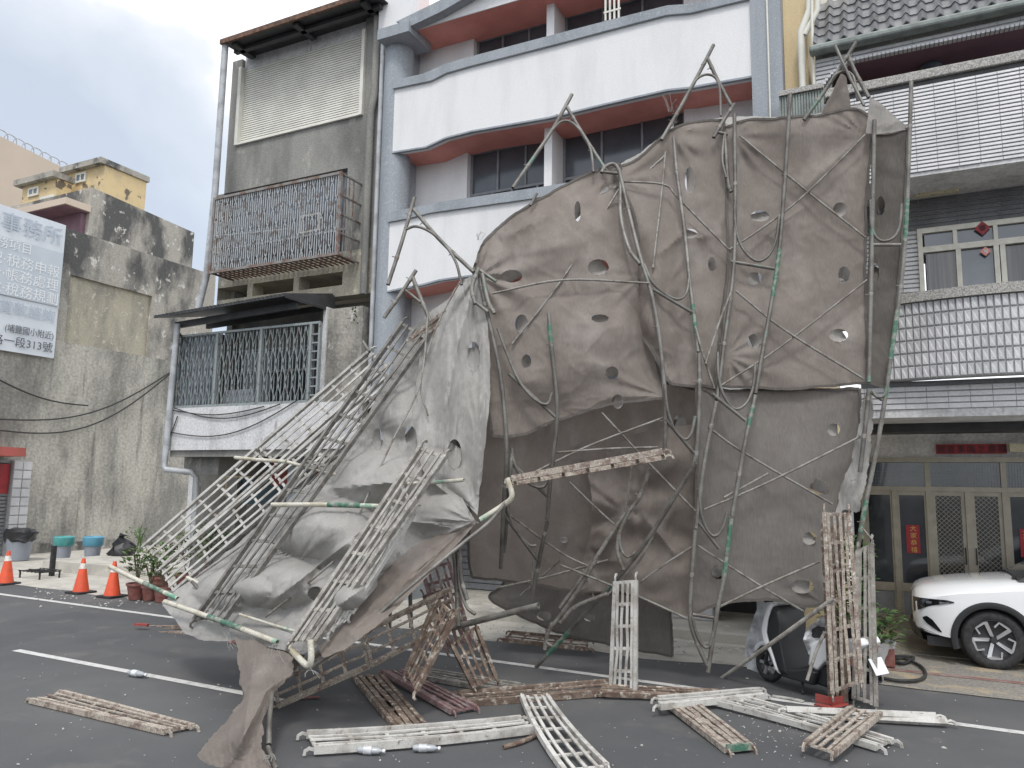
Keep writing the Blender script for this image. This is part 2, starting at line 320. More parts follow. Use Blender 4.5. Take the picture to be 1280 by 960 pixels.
A['netlow'] = cloth_mat('shaded_brown_netting', (.25,.23,.212), (.21,.192,.175), (.30,.283,.263), .36)  # net colour darkened, shade of the lower sheets painted in
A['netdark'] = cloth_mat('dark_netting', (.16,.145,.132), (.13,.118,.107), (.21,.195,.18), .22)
# ================================================================== THE SETTING
YF = 10.8                                   # common street front of the three houses
def rough_strip(name, mt, x0, x1, yfun, y1, z, step=.25):
    m = M(); xs = np.arange(x0, x1+step, step)
    for i in range(len(xs)-1):
        a, b = float(xs[i]), float(xs[i+1])
        m.add([(a, yfun(a), z), (b, yfun(b), z), (b, y1, z), (a, y1, z)], [(0, 1, 2, 3)])
    return m.build(name, mt, kind='structure')
M().add([(-500,-500,0),(500,-500,0),(500,600,0),(-500,600,0)], [(0,1,2,3)]).build('road', A['asphalt'], kind='structure')
rough_strip('pavement', A['pave'], -60, -.55, lambda x: 9.28+.22*noise.noise(Vector((x*.9, 3, 0)))+.08*noise.noise(Vector((x*5, 3, 0))), 30, .004)
rough_strip('driveway', A['pebble'], -.55, 12, lambda x: 9.22+.05*noise.noise(Vector((x*2, 8, 0))), 13.2, .008)
M().add([(-.55,9.98,.012),(12,9.98,.012),(12,10.10,.012),(-.55,10.10,.012)], [(0,1,2,3)]).build('driveway_red_edging', A['redstrip'], kind='structure')
def line(name, a, b, w, n=60):
    m = M(); a = Vector(a); b = Vector(b); d = (b-a); s = Vector((-d.y, d.x, 0)).normalized()*w/2
    m.add([a-s, b-s, b+s, a+s], [(0,1,2,3)]); return m.build(name, A['line'], kind='structure')
a = P(0, 742.5, Z=.004); b = P(1280, 916, Z=.004); d = (b-a)
line('edge_line', a-d*2, b+d*.8, .105)
a = P(20, 812.5, Z=.004); b = P(300, 865.5, Z=.004); d = (b-a).normalized()
line('lane_dash', a, a+d*4.3, .10)
line('lane_dash', a-d*10, a-d*6, .10)
line('lane_dash', a+d*10.3, a+d*14.3, .10)

# ------------------------------------------------------------------ text on real surfaces
def text(body, size, origin, ux, uz, mt, parent, name='lettering', vertical=False, ext=.002, stretch=1., loc=None):
    """flat lettering: origin = lower left corner, ux along the line, uz up the letters"""
    c = bpy.data.curves.new('txt', 'FONT'); c.body = '\n'.join(body) if vertical else body; c.size = size; c.extrude = ext
    c.resolution_u = 2
    if vertical: c.space_line = .95
    o = bpy.data.objects.new('txt', c); sc.collection.objects.link(o)
    dg = bpy.context.evaluated_depsgraph_get(); dg.update()
    me = bpy.data.meshes.new_from_object(o.evaluated_get(dg))
    bpy.data.objects.remove(o); ux = Vector(ux).normalized(); uz = Vector(uz).normalized(); un = ux.cross(uz)
    m = M(); m.add([Vector(origin)+ux*v.co.x*stretch+uz*v.co.y+un*v.co.z for v in me.vertices], [tuple(p.vertices) for p in me.polygons])
    bpy.data.meshes.remove(me)
    return m.build(name, mt, parent)

# ------------------------------------------------------------------ window helper (faces the street, -Y)
def window(par, x0, x1, z0, z1, Y, cuts=(.5,), transom=None, fm='frame_grey', gm='glass', fw=.05, dep=.08, name='window', depthbox=True, tcuts=None):
    m = M(); m.box(x0, x1, Y, Y+dep, z1-fw, z1); m.box(x0, x1, Y, Y+dep, z0, z0+fw)
    m.box(x0, x0+fw, Y, Y+dep, z0+fw, z1-fw); m.box(x1-fw, x1, Y, Y+dep, z0+fw, z1-fw)
    zt = z1 if transom is None else z0+(z1-z0)*transom
    panes = []
    def row(za, zb, cs):
        xs = [x0+fw] + [x0+(x1-x0)*c for c in cs] + [x1-fw]
        for c in xs[1:-1]: m.box(c-fw*.4, c+fw*.4, Y+.004, Y+dep-.004, za, zb)
        for i in range(len(xs)-1): panes.append((xs[i]+(.4*fw if i else 0), xs[i+1]-(.4*fw if i < len(xs)-2 else 0), za, zb, i))
    top_from = None
    if transom is not None:
        m.box(x0+fw, x1-fw, Y+.002, Y+dep-.002, zt-fw*.5, zt+fw*.5)
        row(zt+fw*.5, z1-fw, tcuts if tcuts is not None else cuts); top_from = len(panes); row(z0+fw, zt-fw*.5, cuts)
    else: row(z0+fw, z1-fw, cuts)
    f = m.build(name, A[fm], par)
    for kk, (a_, b_, za, zb, i) in enumerate(panes):
        gmm = 'glass_top' if (top_from and kk < top_from and gm == 'glass') else gm
        y = Y+.03+.012*(i % 2)
        M().box(a_+.002, b_-.002, y, y+.006, za+.002, zb-.002).build('pane', A[gmm], f)
    return f
def cable(par, pts, r=.012, name='cable', mt='wire'):
    return M().tube(smooth_path(pts), r, 6, False).build(name, A[mt], par)

# ================================================================== FAR LEFT BUILDINGS
XW = -21.0
# far beige hall
b = thing('beige_building', 'large plain beige building rising behind the small yellow rooftop rooms', 'building', (-62, 22, 0))
pts = [P(x, y, X=-60) for x, y in ((-60, 140), (0, 170), (92, 216), (150, 243))]
pts = pts + [Vector((-60, pts[-1].y, 0)), Vector((-60, pts[0].y, 0))]
M().prism(pts, (-14, 0, 0)).build('wall', A['beige'], b)
wm = M()
for i in range(9):
    t = i/8; p = P(2+88*t, 171+44.6*t, X=-60); wm.tube(smooth_path([p+Vector((-.2, -.45, -.1)), p+Vector((-.2, -.2, .55)), p+Vector((-.2, .45, .5)), p+Vector((-.2, .6, -.05))], 3), .04, 5, False)
wm.build('roof_wire_loops', A['iron'], b, kind='stuff')
# yellow rooftop rooms
def yroom(label, fl, fc, fr, zb_px, X, dl, win, door=None):
    c = P(*fc, X=X); r_ = P(*fr, X=X); l_ = P(*fl, Y=c.y); zb = P(fc[0], zb_px, X=X).z
    t = thing('rooftop_room', label, 'rooftop room', (c.x, c.y, zb), 'peeling yellow rooms on the far roof')
    zt = c.z
    M().box(l_.x, c.x, c.y, r_.y, zb, zt).build('wall', A['yellow'], t)
    M().box(l_.x-.35, c.x+.12, c.y-.35, r_.y+.1, zt+.003, zt+.32).build('cornice', A['mould'], t)
    p = P(win[0], win[1], Y=c.y); q = P(win[2], win[3], Y=c.y)
    window(t, p.x, q.x, q.z, p.z, c.y-.09, (.5,), None, 'frame_cream', 'glass_blue', .12)
    if door:
        p = P(door[0], door[1], Y=c.y); q = P(door[2], door[3], Y=c.y); M().box(p.x, q.x, c.y-.06, c.y-.003, q.z, p.z).build('door', A['metalwhite'], t)
    return t
yroom('larger peeling yellow rooftop room with small window under a dark cornice', (86, 216), (131, 206), (183, 232), 330, -38, 6, (96, 218, 108, 227))
yroom('lower smaller yellow rooftop room with a white door panel', (29, 232), (72, 223), (90, 232), 330, -40, 5, (37, 236, 49, 244), (51, 247, 66, 268))
# grey upper house with red soffit
b = thing('grey_concrete_house', 'grey weathered concrete house with a red soffit slab behind the stained wall', 'house', (-28, 20, 0))
pts = [P(115, 234, X=-27), P(243, 291, X=-27)]
pts += [Vector((-27, pts[1].y, 4)), Vector((-27, pts[0].y, 4))]
M().prism(pts, (-7, 0, 0)).build('wall', A['mould'], b)
y0 = pts[0].y; z0 = P(111, 257, X=-27.02).z; zz = P(111, 290, X=-27.02).z
M().box(-35, -26.95, y0-1.0, y0-.003, z0-.25, z0+.0).build('roof_slab', A['beige'], b)
M().box(-34.9, -27.05, y0-.95, y0-.01, z0-.29, z0-.253).build('soffit', A['maroon'], b)
M().box(-34.5, -27.2, y0-.2, y0-.004, zz-3, z0-.3).build('front_wall', A['maroon'], b)
# party wall house
b = thing('stained_concrete_house', 'old stained concrete house side wall with peeling plaster beside the empty lot', 'house', (XW-4, 15, 0))
top = 9.18; y0, y1 = 10.6, 18.9
py0, py1 = P(88, 345, X=XW).y, P(190, 375, X=XW).y
pz1, pz0 = P(88, 343, X=XW).z, P(74, 426, X=XW).z
M().box(XW-8, XW, y0, y1, 0, pz0).build('wall', A['party'], b)
M().box(XW-8, XW, y0, py0, pz0+.001, top).build('wall', A['mould'], b)
M().box(XW-8, XW, py1, y1, pz0+.001, top).build('wall', A['mould'], b)
M().box(XW-8, XW, py0+.001, py1-.001, pz1, top-.002).build('wall', A['mould'], b)
M().box(XW-8, XW-.10, py0+.001, py1-.001, pz0+.001, pz1-.001).build('recessed_panel', A['concrete_lt'], b)
M().box(XW+.001, XW+.06, y0, y1-.2, P(160, 690, X=XW).z, P(160, 673, X=XW).z).build('brick_footing', A['mould'], b)
for k, (q0, q1) in enumerate((((0, 538), (212, 468)), ((0, 524), (212, 466)), ((-10, 470), (110, 507)))):
    p = P(*q0, X=XW+.12); q = P(*q1, X=XW+.1); pts = [p.lerp(q, i/6) - Vector((0, 0, (.75, .55, .18)[k]*math.sin(math.pi*i/6))) for i in range(7)]
    cable(b, pts, .022)
# shop opening in that wall
p = P(8, 571, X=XW); sx = P(38, 571, X=XW); dz = P(8, 575, X=XW).z
sh = thing('corner_shopfront', 'small shopfront with red canopy, roller shutter and white tiled pillar', 'shopfront', (XW, p.y, 0))
M().box(XW+.001, XW+.9, y0-2, P(33, 560, X=XW+.9).y, P(15, 570, X=XW+.9).z, P(15, 559, X=XW+.9).z).build('canopy', A['redbright'], sh)
ya = P(14, 620, X=XW+.2).y; yb = P(32, 620, X=XW+.2).y
m = M(); M().box(XW+.002, XW+.17, ya, yb+.1, 0, dz).build('tile_backing', A['grout'], sh)
nz_ = 10
for i in range(nz_):
    z_ = .1+i*(dz-.12)/nz_
    M().box(XW+.172, XW+.2, ya+.01, ya+(yb-ya)*.62, z_+.012, z_+(dz-.12)/nz_-.012).build('tile', A['tile_white'], sh)
    M().box(XW+.172, XW+.21, ya+(yb-ya)*.66, yb+.09, z_+.012, z_+(dz-.12)/nz_-.012).build('tile', A['tile_white'], sh)
m = M(); n = 26
for i in range(n): m.box(XW+.01, XW+.07, y0-2, ya-.02, i*dz/n+.02, (i+1)*dz/n-.012)
m.build('shutter_slats', A['frame_grey'], sh, kind='stuff')
p = P(12, 580, X=XW+.16); q = P(10, 617, X=XW+.16)
M().box(XW+.072, XW+.1, ya-.3, ya-.04, q.z, p.z).build('red_couplet', A['redpaper'], sh)
# banner
def banner():
    X = XW+.12
    t = thing('advertising_banner', 'large white mesh banner with rows of grey Chinese lettering hung on the stained wall', 'banner', (X, 12.6, 5.3))
    yr = P(87, 283, X=X).y-.02; zt = P(87, 283, X=X).z; zb = P(61, 447, X=X).z; yr2 = P(61, 447, X=X).y
    yr = (yr+yr2)/2+.03; yl = y0+.05; h = zt-zb
    m = M(); nu, nv = 30, 24; vs = []
    for j in range(nv+1):
        for i in range(nu+1):
            y = yl+(yr-yl)*i/nu; z = zb+h*j/nv; vs.append((X+.02*noise.noise(Vector((y*1.3, z*.9, 5))), y, z))
    m.smooth = True; m.add(vs, [(j*(nu+1)+i, j*(nu+1)+i+1, (j+1)*(nu+1)+i+1, (j+1)*(nu+1)+i) for j in range(nv) for i in range(nu)])
    m.build('sheet', A['banner'], t)
    Z = lambda f: zt-h*f
    M().box(X+.030, X+.033, yl, yr-.02, Z(.62), Z(.22)).build('printed_band', A['bannerband'], t)
    def row(s, f0, f1, ye, mt, st=1.):
        sz = h*(f1-f0)*1.12; c = bpy.data.curves.new('q', 'FONT'); c.body = s; c.size = sz
        o = bpy.data.objects.new('q', c); sc.collection.objects.link(o); bpy.context.view_layer.update(); wd = o.dimensions.x*st; bpy.data.objects.remove(o)
        text(s, sz, (X+.04, ye-wd, Z(f1)+sz*.1), (0, 1, 0), (0, 0, 1), A[mt], t, stretch=st)
    row('會計事務所', .045, .175, yr-.12, 'printgrey', 1.02)
    row('服務項目', .225, .30, yr-.95, 'printpale')
    row('登記·稅務申報', .33, .415, yr-.10, 'printpale')
    row('會計·帳務處理', .43, .515, yr-.10, 'printpale')
    row('節稅·稅務規劃', .53, .615, yr-.08, 'printpale')
    row('融資·貸款諮詢', .655, .745, yr-.12, 'printgrey')
    row('(埔鹽國小附近)', .815, .870, yr-.10, 'printdark', .85)
    row('水路一段313號', .895, .965, yr-.10, 'printdark', .98)
banner()
# raised concrete platform in the lot
a = P(52, 713, Z=0); c = P(165, 713, Z=0); hgt = P(52, 700, Y=a.y).z
M().box(P(53, 713, Z=0).x, c.x+6, a.y, a.y+2.2, .006, max(hgt, .15)).build('raised_platform', A['pave'], kind='structure')

# ================================================================== HOUSE 2: narrow grey concrete house
Yw = YF+.25
b = thing('narrow_concrete_house', 'narrow four storey grey concrete house with cream louvres and an iron window cage', 'house', (-10.2, YF, 0))
B2 = b
xl, xr = PX(283, 200, Yw), PX(474, 200, Yw)-.02
zslot1, zslot0 = PZ(350, 350, Yw), PZ(350, 366, Yw)
wl = [(PX(272, 362, Yw), PX(309, 362, Yw)), (PX(316, 355, Yw), PX(367, 350, Yw)), (PX(374, 350, Yw), PX(428, 347, Yw))]
zl0, zl1 = PZ(300, 180, Yw), PZ(304, 87, Yw)                    # louvre field
zc0, zc1 = PZ(300, 334, Yw), PZ(300, 238, Yw)                   # caged window
zg = 5.55; zp0_ = 2.9
M().box(xl, xr, Yw, Yw+6, zc1, zl0).build('wall', A['concrete'], b)
M().box(xl, xr, Yw, Yw+6, zslot1, zc0).build('wall', A['concrete_lt'], b)
xs = [xl]+[v for p_ in wl for v in p_]+[xr]
for i in range(0, len(xs), 2): M().box(xs[i]+.001, xs[i+1]-.001, Yw+.001, Yw+.3, zslot0, zslot1).build('wall', A['concrete_lt'], b)
M().box(xl, xr, Yw, Yw+.3, zg-.1, zslot0).build('wall', A['concrete_lt'], b)
M().box(xl+.1, xr-.1, Yw+.9, Yw+1, zslot0-.2, zslot1+.2).build('inner_wall', A['beige'], b)
xc0, xc1 = PX(268, 290, Yw), PX(432, 270, Yw)
M().box(xl, xc0, Yw, Yw+6, zc0, zc1).build('wall', A['concrete'], b); M().box(xc1, xr, Yw, Yw+6, zc0, zc1).build('wall', A['concrete'], b)
M().box(xc0, xc1, Yw+1.2, Yw+1.3, zc0, zc1).build('dark_room', A['dark'], b)
window(b, xc0+.01, xc1-.01, zc0+.01, zc1-.01, Yw+.12, (.33, .66), .3, 'frame_grey', 'glass')
# upper field
M().box(xl-.0, xl+.15, Yw+.301, Yw+6, 2.2, zc0).build('side_wall', A['concrete'], b)
M().box(xl-.9, xl-.7, Yw+.4, Yw+6, 0, zp0_).build('side_wall', A['plaster'], b)
M().box(xl-.9, xr, Yw+5.8, Yw+6, 0, zc0).build('back_wall', A['concrete'], b)
xa0, xa1 = PX(299, 140, Yw), PX(453, 110, Yw)
ztop = PZ(380, 30, Yw)+.3
M().box(xl, xa0, Yw, Yw+5, zl0, zl1+.25).build('wall', A['concrete'], b)
M().box(xa1+.02, xr, Yw, Yw+5, zl0, ztop).build('wall', A['concrete'], b)
M().box(xa0+.002, xa1, Yw+.08, Yw+5, zl0, ztop).build('wall', A['plaster'], b)
m = M(); n = 34; hh = (zl1-zl0)/n
for i in range(n):
    z_ = zl0+i*hh; m.prism([Vector((xa0+.05, Yw+.040, z_+.002)), Vector((xa0+.05, Yw+.046, z_+hh*.84)), Vector((xa0+.05, Yw+.05, z_+hh*.84)), Vector((xa0+.05, Yw+.05, z_+.002))], (xa1-xa0-.07, 0, 0))
m.build('louvre_slats', A['metalwhite'], b, kind='stuff')
m = M(); m.box(xa0-.03, xa0+.05, Yw-.06, Yw+.07, zl0-.03, zl1+.04); m.box(xa1-.02, xa1+.05, Yw-.06, Yw+.07, zl0-.03, zl1+.04); m.box(xa0+.051, xa1-.021, Yw-.05, Yw+.07, zl0-.03, zl0)
m.build('louvre_frame', A['metalwhite'], b)
M().box(xa0+.05, xa1-.02, Yw+.052, Yw+.078, zl0, zl1).build('louvre_backing', A['dark'], b)
M().box(xa1-.55, xa1+.02, Yw+.04, Yw+.079, zl1+.3, ztop-.05).build('red_panel', A['redpaint'], b)
M().box(xa0+.0, xa0+.55, Yw+.04, Yw+.079, zl1+.45, ztop-.05).build('red_panel', A['redpaint'], b)
# roof with overhang
rz = PZ(380, 20, YF-.35)
m = M(); xa, xb = PX(279, 45, YF-.35), xr+.25; nrib = 46
for i in range(nrib):
    x0_ = xa+(xb-xa)*i/nrib; x1_ = xa+(xb-xa)*(i+1)/nrib; mid = (x0_+x1_)/2
    m.prism([Vector((x0_, YF-.35, rz)), Vector((x0_+.03, YF-.35, rz+.04)), Vector((mid, YF-.35, rz+.04)), Vector((mid+.03, YF-.35, rz)), Vector((x1_, YF-.35, rz)), Vector((x1_, YF-.35, rz-.02)), Vector((x0_, YF-.35, rz-.02))], (0, 5, .35))
rf = m.build('roof', A['darkpanel'], b)
M().box(xa-.03, xb+.03, YF-.40, YF-.352, rz-.05, rz+.05).build('roof_edge', A['rust'], rf)
m = M()
for i in range(3): m.box(xa+.2+i*(xb-xa-.6)/2, xa+.32+i*(xb-xa-.6)/2, YF-.3, Yw+.0, rz-.10, rz-.03)
m.box(xa+.05, xb-.1, YF-.1, YF+.0, rz-.10, rz-.03)
m.build('roof_beams', A['darkpanel'], b)
# right edge column with old pipes
xq = PX(462, 200, Yw-.1)
M().tube([(xq, Yw-.12, 5.4), (xq, Yw-.12, 8.9), (xq+.05, Yw-.1, 9.2), (xq+.05, Yw-.1, rz-.1)], .07, 10, False).build('drain_pipe', A['concrete'], b)
M().tube([(xq+.2, Yw-.1, 3.5), (xq+.2, Yw-.1, rz-.1)], .045, 10, False).build('drain_pipe', A['pipe'], b)
# left downpipe: one run from the roof to the ground
pl = [P(282, 52, Y=YF-.3), P(269, 238, Y=YF-.25), P(258, 345, Y=YF-.2), P(247, 390, Y=YF-.2)]
M().tube(pl, .065, 10, False).build('drain_pipe', A['pipe'], b)
pl2 = [P(222, 405, Y=10.0), P(208, 555, Y=10.0), P(205, 583, Y=10.0), P(207, 587, Y=10.0), P(238, 590, Y=10.3), P(245, 596, Y=10.4), P(240, 690, Y=10.6)]
M().tube(pl2, .055, 10, False).build('drain_pipe', A['pipe'], b)
# iron window cage
def cage():
    Yc = YF-.35; x0_, x1_ = PX(266, 290, Yc), PX(424, 270, Yc); z0_, z1_ = PZ(350, 328, Yc), PZ(350, 232, Yc)
    fr = M(); r = .025
    for z_ in (z0_, z1_): fr.box(x0_, x1_, Yc-r, Yc+r, z_-r, z_+r)
    for x_ in (x0_, x1_): fr.box(x_-r, x_+r, Yc-r-.001, Yc+r+.001, z0_-r-.001, z1_+r+.001)
    for x_ in (x0_, x1_):
        for z_ in (z0_, (z0_+z1_)/2, z1_, z0_+.4, z1_-.4): fr.box(x_-.015, x_+.015, Yc, Yw, z_-.015, z_+.015)
        for k in range(3): fr.box(x_-.01, x_+.01, Yc+.12+.12*k, Yc+.14+.12*k, z0_, z1_)
    f = fr.build('window_cage', A['cageiron'], B2)
    g = M(); n = 58; dx = (x1_-x0_)/n; rows = 5; hz = (z1_-z0_)/rows
    for i in range(n+1):
        x_ = x0_+i*dx; pts = []
        for k in range(rows*6+1):
            z_ = z0_+k*hz/6; ph = (k/6.) % 1.; col = (i//2+(k//6)) % 2
            sgn = 1 if i % 2 == 0 else -1
            # bars pinch together in turn at the row joints
            pinch = max(0, 1-abs(ph-.5)*5.0) if col else 0
            pts.append(Vector((x_+sgn*dx*.46*pinch, Yc, z_)))
        g.sweep(pts, .017, .014, (0, 1, 0))
    g.build('patterned_bars', A['iron'], f, kind='stuff')
    s = M()
    for k in range(26): s.box(x0_+k*(x1_-x0_)/26+.02, x0_+k*(x1_-x0_)/26+.05, Yc+.03, Yw-.02, z0_-.01, z0_+.01)
    for k in range(4): s.box(x0_, x1_, Yc+.1+.12*k, Yc+.115+.12*k, z0_+.011, z0_+.025)
    s.build('cage_floor', A['rust'], f)
    a_, c_ = P(345, 268, Y=Yc+.1), P(398, 272, Y=Yc+.1)
    mm = M(); p1, p2 = P(375, 270, Y=Yc+.15), P(399, 288, Y=Yc+.15)
    mm.box(p1.x, p2.x, Yc+.14, Yc+.16, p1.z-.03, p1.z); mm.box(p1.x, p2.x, Yc+.14, Yc+.16, p2.z, p2.z+.03); mm.box(p1.x, p1.x+.03, Yc+.139, Yc+.161, p2.z, p1.z); mm.box(p2.x-.03, p2.x, Yc+.139, Yc+.161, p2.z, p1.z)
    mm.build('small_frame', A['metalwhite'], f)
    M().tube([P(265, 296, Y=Yc+.05), P(366, 286, Y=Yc+.05)], .02, 6, False).build('clothes_rail', A['pipe'], f)
cage()
# second floor balcony: canopy, bar screen, white parapet
Yb_ = 10.08
x0_, x1_ = PX(212, 535, Yb_), PX(392, 535, Yb_); zp0, zp1 = PZ(300, 562, Yb_), PZ(300, 507, Yb_)
M().box(x0_, x1_+.9, Yb_, Yb_+.12, zp0, zp1).build('balcony_parapet', A['plaster'], b)
M().box(x0_, x1_+1.2, Yb_+.121, Yw+1, zp0+.02, zp0+.15).build('balcony_floor', A['concrete'], b)
M().box(x0_, x0_+.12, Yb_+.121, Yw, zp0+.151, zp1).build('balcony_parapet', A['plaster'], b)
M().box(x0_, x1_+1.3, Yb_+.05, Yb_+.2, zp0-.12, zp0-.002).build('balcony_beam', A['concrete'], b)
M().box(x0_+.1, x0_+1.0, Yb_+.3, Yw+1, zp0-.45, zp0+.015).build('balcony_bracket', A['concrete'], b)
zs1 = PZ(300, 411, Yb_); sc_x = [PX(q, 460, Yb_) for q in (217, 268, 323, 385, 396)]
f = M(); f.box(x0_, sc_x[4], Yb_+.02, Yb_+.07, zp1+.002, zp1+.05); f.box(x0_, sc_x[4], Yb_+.02, Yb_+.07, zs1-.04, zs1)
for q in sc_x[:4]: f.box(q-.025, q+.025, Yb_+.015, Yb_+.075, zp1+.051, zs1-.041)
f.box(sc_x[4]-.02, sc_x[4]+.02, Yb_+.015, Yb_+.075, zp1+.051, zs1-.041)
for k in range(8): f.box(sc_x[3]+.03, sc_x[4]-.02, Yb_+.03, Yb_+.06, zp1+.12+k*(zs1-zp1-.2)/8, zp1+.145+k*(zs1-zp1-.2)/8)
M().box(x0_+.12, xl, Yw+.02, Yw+.2, zp0+.15, zs1+.2).build('side_wall', A['concrete'], b)
scr = f.build('balcony_screen', A['ironteal'], b)
g = M()
for s_ in range(3):
    n = 13
    for i in range(n):
        xm = sc_x[s_]+.04+(sc_x[s_+1]-sc_x[s_]-.08)*(i+.5)/n; hw = (sc_x[s_+1]-sc_x[s_])/n*.5; pts = []
        for k in range(17):
            t = k/16; pts.append(Vector((xm+hw*.95*(1 if i % 2 else -1)*math.cos(t*math.pi*4)*(1 if True else 0), Yb_+.045, zp1+.05+(zs1-zp1-.09)*t)))
        g.sweep(pts, .011, .011, (0, 1, 0)); g.box(xm-.006, xm+.006, Yb_+.055, Yb_+.066, zp1+.05, zs1-.04)
g.build('screen_bars', A['ironteal'], scr, kind='stuff')
M().box(sc_x[0]+.03, sc_x[1]-.03, Yb_+.08, Yb_+.09, zp1+.05, zs1-.04).build('frosted_sheet', A['glass_blue'], scr)
# inner wall with windows
window(b, x0_+.2, sc_x[3]+.4, zp1+.1, zs1-.1, Yw+.3, (.2, .4, .6, .8), .6, 'frame_grey', 'glass')
M().box(x0_+.2, x1_+1.2, Yw+.5, Yw+.6, zp1-.8, zg-.11).build('inner_wall', A['concrete'], b)
M().box(sc_x[1]+.05, sc_x[1]+.75, Yb_+.25, Yb_+.27, zp1+.05, zp1+.33).build('air_conditioner_cover', A['greyplastic'], b)
# canopy
ca, cb = P(192, 397, Y=9.75), P(356, 369, Y=9.75)
m = M(); n = 34
for i in range(n):
    q0 = ca.lerp(cb, i/n); q1 = ca.lerp(cb, (i+1)/n); dx = q1.x-q0.x
    m.prism([q0, q0+Vector((dx*.2, 0, .045)), q0+Vector((dx*.5, 0, .045)), q0+Vector((dx*.7, 0, 0)), q1, q1+Vector((0, 0, -.012)), q0+Vector((0, 0, -.012))], (0, Yw-9.75, .30))
cn = m.build('canopy', A['darkpanel'], b)
rr = P(408, 385, Y=Yw-.3); m = M()
m.prism([cb+Vector((.002, 0, 0)), Vector((rr.x, Yw-.35, rr.z)), Vector((rr.x, Yw-.02, rr.z+.05)), Vector((cb.x, Yw-.02, cb.z+.3))], (0, 0, -.04)); m.build('canopy_side', A['darkpanel'], cn)
m = M()
m.sweep([ca+Vector((.2, .35, -.10)), cb+Vector((-.02, .35, -.10))], .06, .12); m.sweep([ca+Vector((.3, 1.0, -.0)), cb+Vector((0, 1.0, -.0))], .06, .10)
m.sweep([ca+Vector((.25, .3, -.16)), Vector((ca.x+.6, Yb_+.1, zs1-.3))], .03, .03)
m.build('canopy_beams', A['darkpanel'], cn)
# grey pier right of the balcony
xp0, xp1 = PX(409, 440, YF), PX(448, 440, YF)
M().box(xp0, xr, YF-.02, Yw-.003, 2.0, PZ(430, 385, YF)).build('pier', A['mould'], b)
M().box(xp0-.09, xp0-.002, YF-.05, Yw, 2.6, PZ(405, 385, YF)).build('pier_edge', A['plaster'], b)
# ground floor
zsf = zp0-.12
M().box(xl-.8, xr, Yw+1.2, Yw+1.4, zsf-.75, zp0+.02).build('shop_lintel', A['cream'], b)
M().box(xl-.3, xr-.3, Yw+1.0, Yw+1.19, 1.55, 2.1).build('shutter_box', A['shop_teal'], b)
M().box(xl-.3, xr, Yw+2.5, Yw+2.6, 0, 2.1).build('dark_room', A['dark'], b)
M().box(xl-.35, xl-.05, Yw+.9, Yw+1.2, 0, 2.1).build('pillar', A['concrete'], b)
M().box(-9.9, -9.6, Yw-.2, Yw+.2, 0, zp0).build('pillar', A['graystone'], b)
p = P(312, 580, Y=Yw); M().box(p.x, p.x+1.2, Yw+.6, Yw+.7, 1.95, 2.45).build('red_sign', A['redpaint'], b)
for k, (q0, q1, sg) in enumerate((((214, 512), (330, 508), .12), ((218, 510), (350, 505), .22), ((212, 540), (372, 500), .3), ((222, 520), (205, 560), .05))):
    a_ = P(*q0, Y=Yb_-.03); c_ = P(*q1, Y=Yb_-.03); cable(b, [a_.lerp(c_, i/6)-Vector((0, 0, sg*math.sin(math.pi*i/6))) for i in range(7)], .010)
p = P(443, 392, Y=YF-.1)
m = M()
for i in range(30):
    o_ = p+Vector((random.gauss(0, .08), random.uniform(-.06, .04), random.gauss(-.02, .09))); d_ = Vector((random.uniform(-1, 1), random.uniform(-1, 0), random.uniform(-.5, 1))).normalized()*.06
    s_ = d_.cross(Vector((0, 0, 1))).normalized()*.02; m.add([o_, o_+d_*.5+s_, o_+d_, o_+d_*.5-s_], [(0, 1, 2, 3)])
tag(m.build('wall_weed', A['leafy'], kind=None), 'small yellow green weed sprouting from the top of the grey pier', 'plant')

# ================================================================== HOUSE 3: white house with wavy balconies
b = thing('white_balcony_house', 'white stucco house with wavy grey capped balconies and terracotta soffits', 'house', (-4.7, YF, 0))
def poly(pxs, Y): return [P(x, y, Y=Y) for x, y in pxs]
X0, X1 = PX(493, 112, YF), PX(938.5, 50, YF)
L4t = [(494.5,102),(530,94),(560,81),(590,72.5),(685,47.5),(760,28),(835,9),(860,7.5),(912,0),(938,-6)]
L4m = [(493.7,112),(540,102.5),(560,92.5),(590,84),(700,56),(760,40),(835,20.5),(865,18),(938,.5)]
L4b = [(489,191),(532,184),(557,172.5),(590,164),(685,147.5),(760,129.5),(835,112.5),(860,110),(939,96)]
L3t = [(482.5,267.5),(510,262.5),(550,254),(685,234),(800,215),(860,204),(940,195)]
L3m = [(481,279.5),(512,274),(540,267),(662,250),(800,228),(860,217),(940,208)]
L3b = [(477,365.5),(500,361),(527,356),(550,350),(685,331),(800,315),(940,296)]
def fix(pts):      # the balcony fronts are level: keep the ends at one X
    q = poly(pts, YF); q[0].x = X0; q[-1].x = X1; return q
for t_, m_, b_ in ((L4t, L4m, L4b), (L3t, L3m, L3b)):
    T, Mi, B = fix(t_), fix(m_), fix(b_)
    M().prism(Mi+B[::-1], (0, .14, 0)).build('balcony_parapet', A['white'], b)
    cp = M().prism([v+Vector((0, -.05, .002)) for v in T]+[v+Vector((0, -.05, .002)) for v in Mi[::-1]], (0, .24, 0)).build('parapet_coping', A['graystone'], b)
    # soffit follows the wave at its front edge
    m = M(); n = len(B); vs = [v+Vector((0, .005, .012)) for v in B]+[Vector((v.x, 12.2, v.z+.012)) for v in B]
    m.add(vs+[v+Vector((0, 0, .1)) for v in vs], [(i, i+1, n+i+1, n+i) for i in range(n-1)]+[(2*n+i, 3*n+i, 3*n+i+1, 2*n+i+1) for i in range(n-1)])
    m.build('soffit', A['pink'], b)
    M().sweep([v+Vector((0, .02, .0)) for v in B], .06, .03, (0, 0, 1)).build('drip_edge', A['graystone'], b)
Yr = 11.5
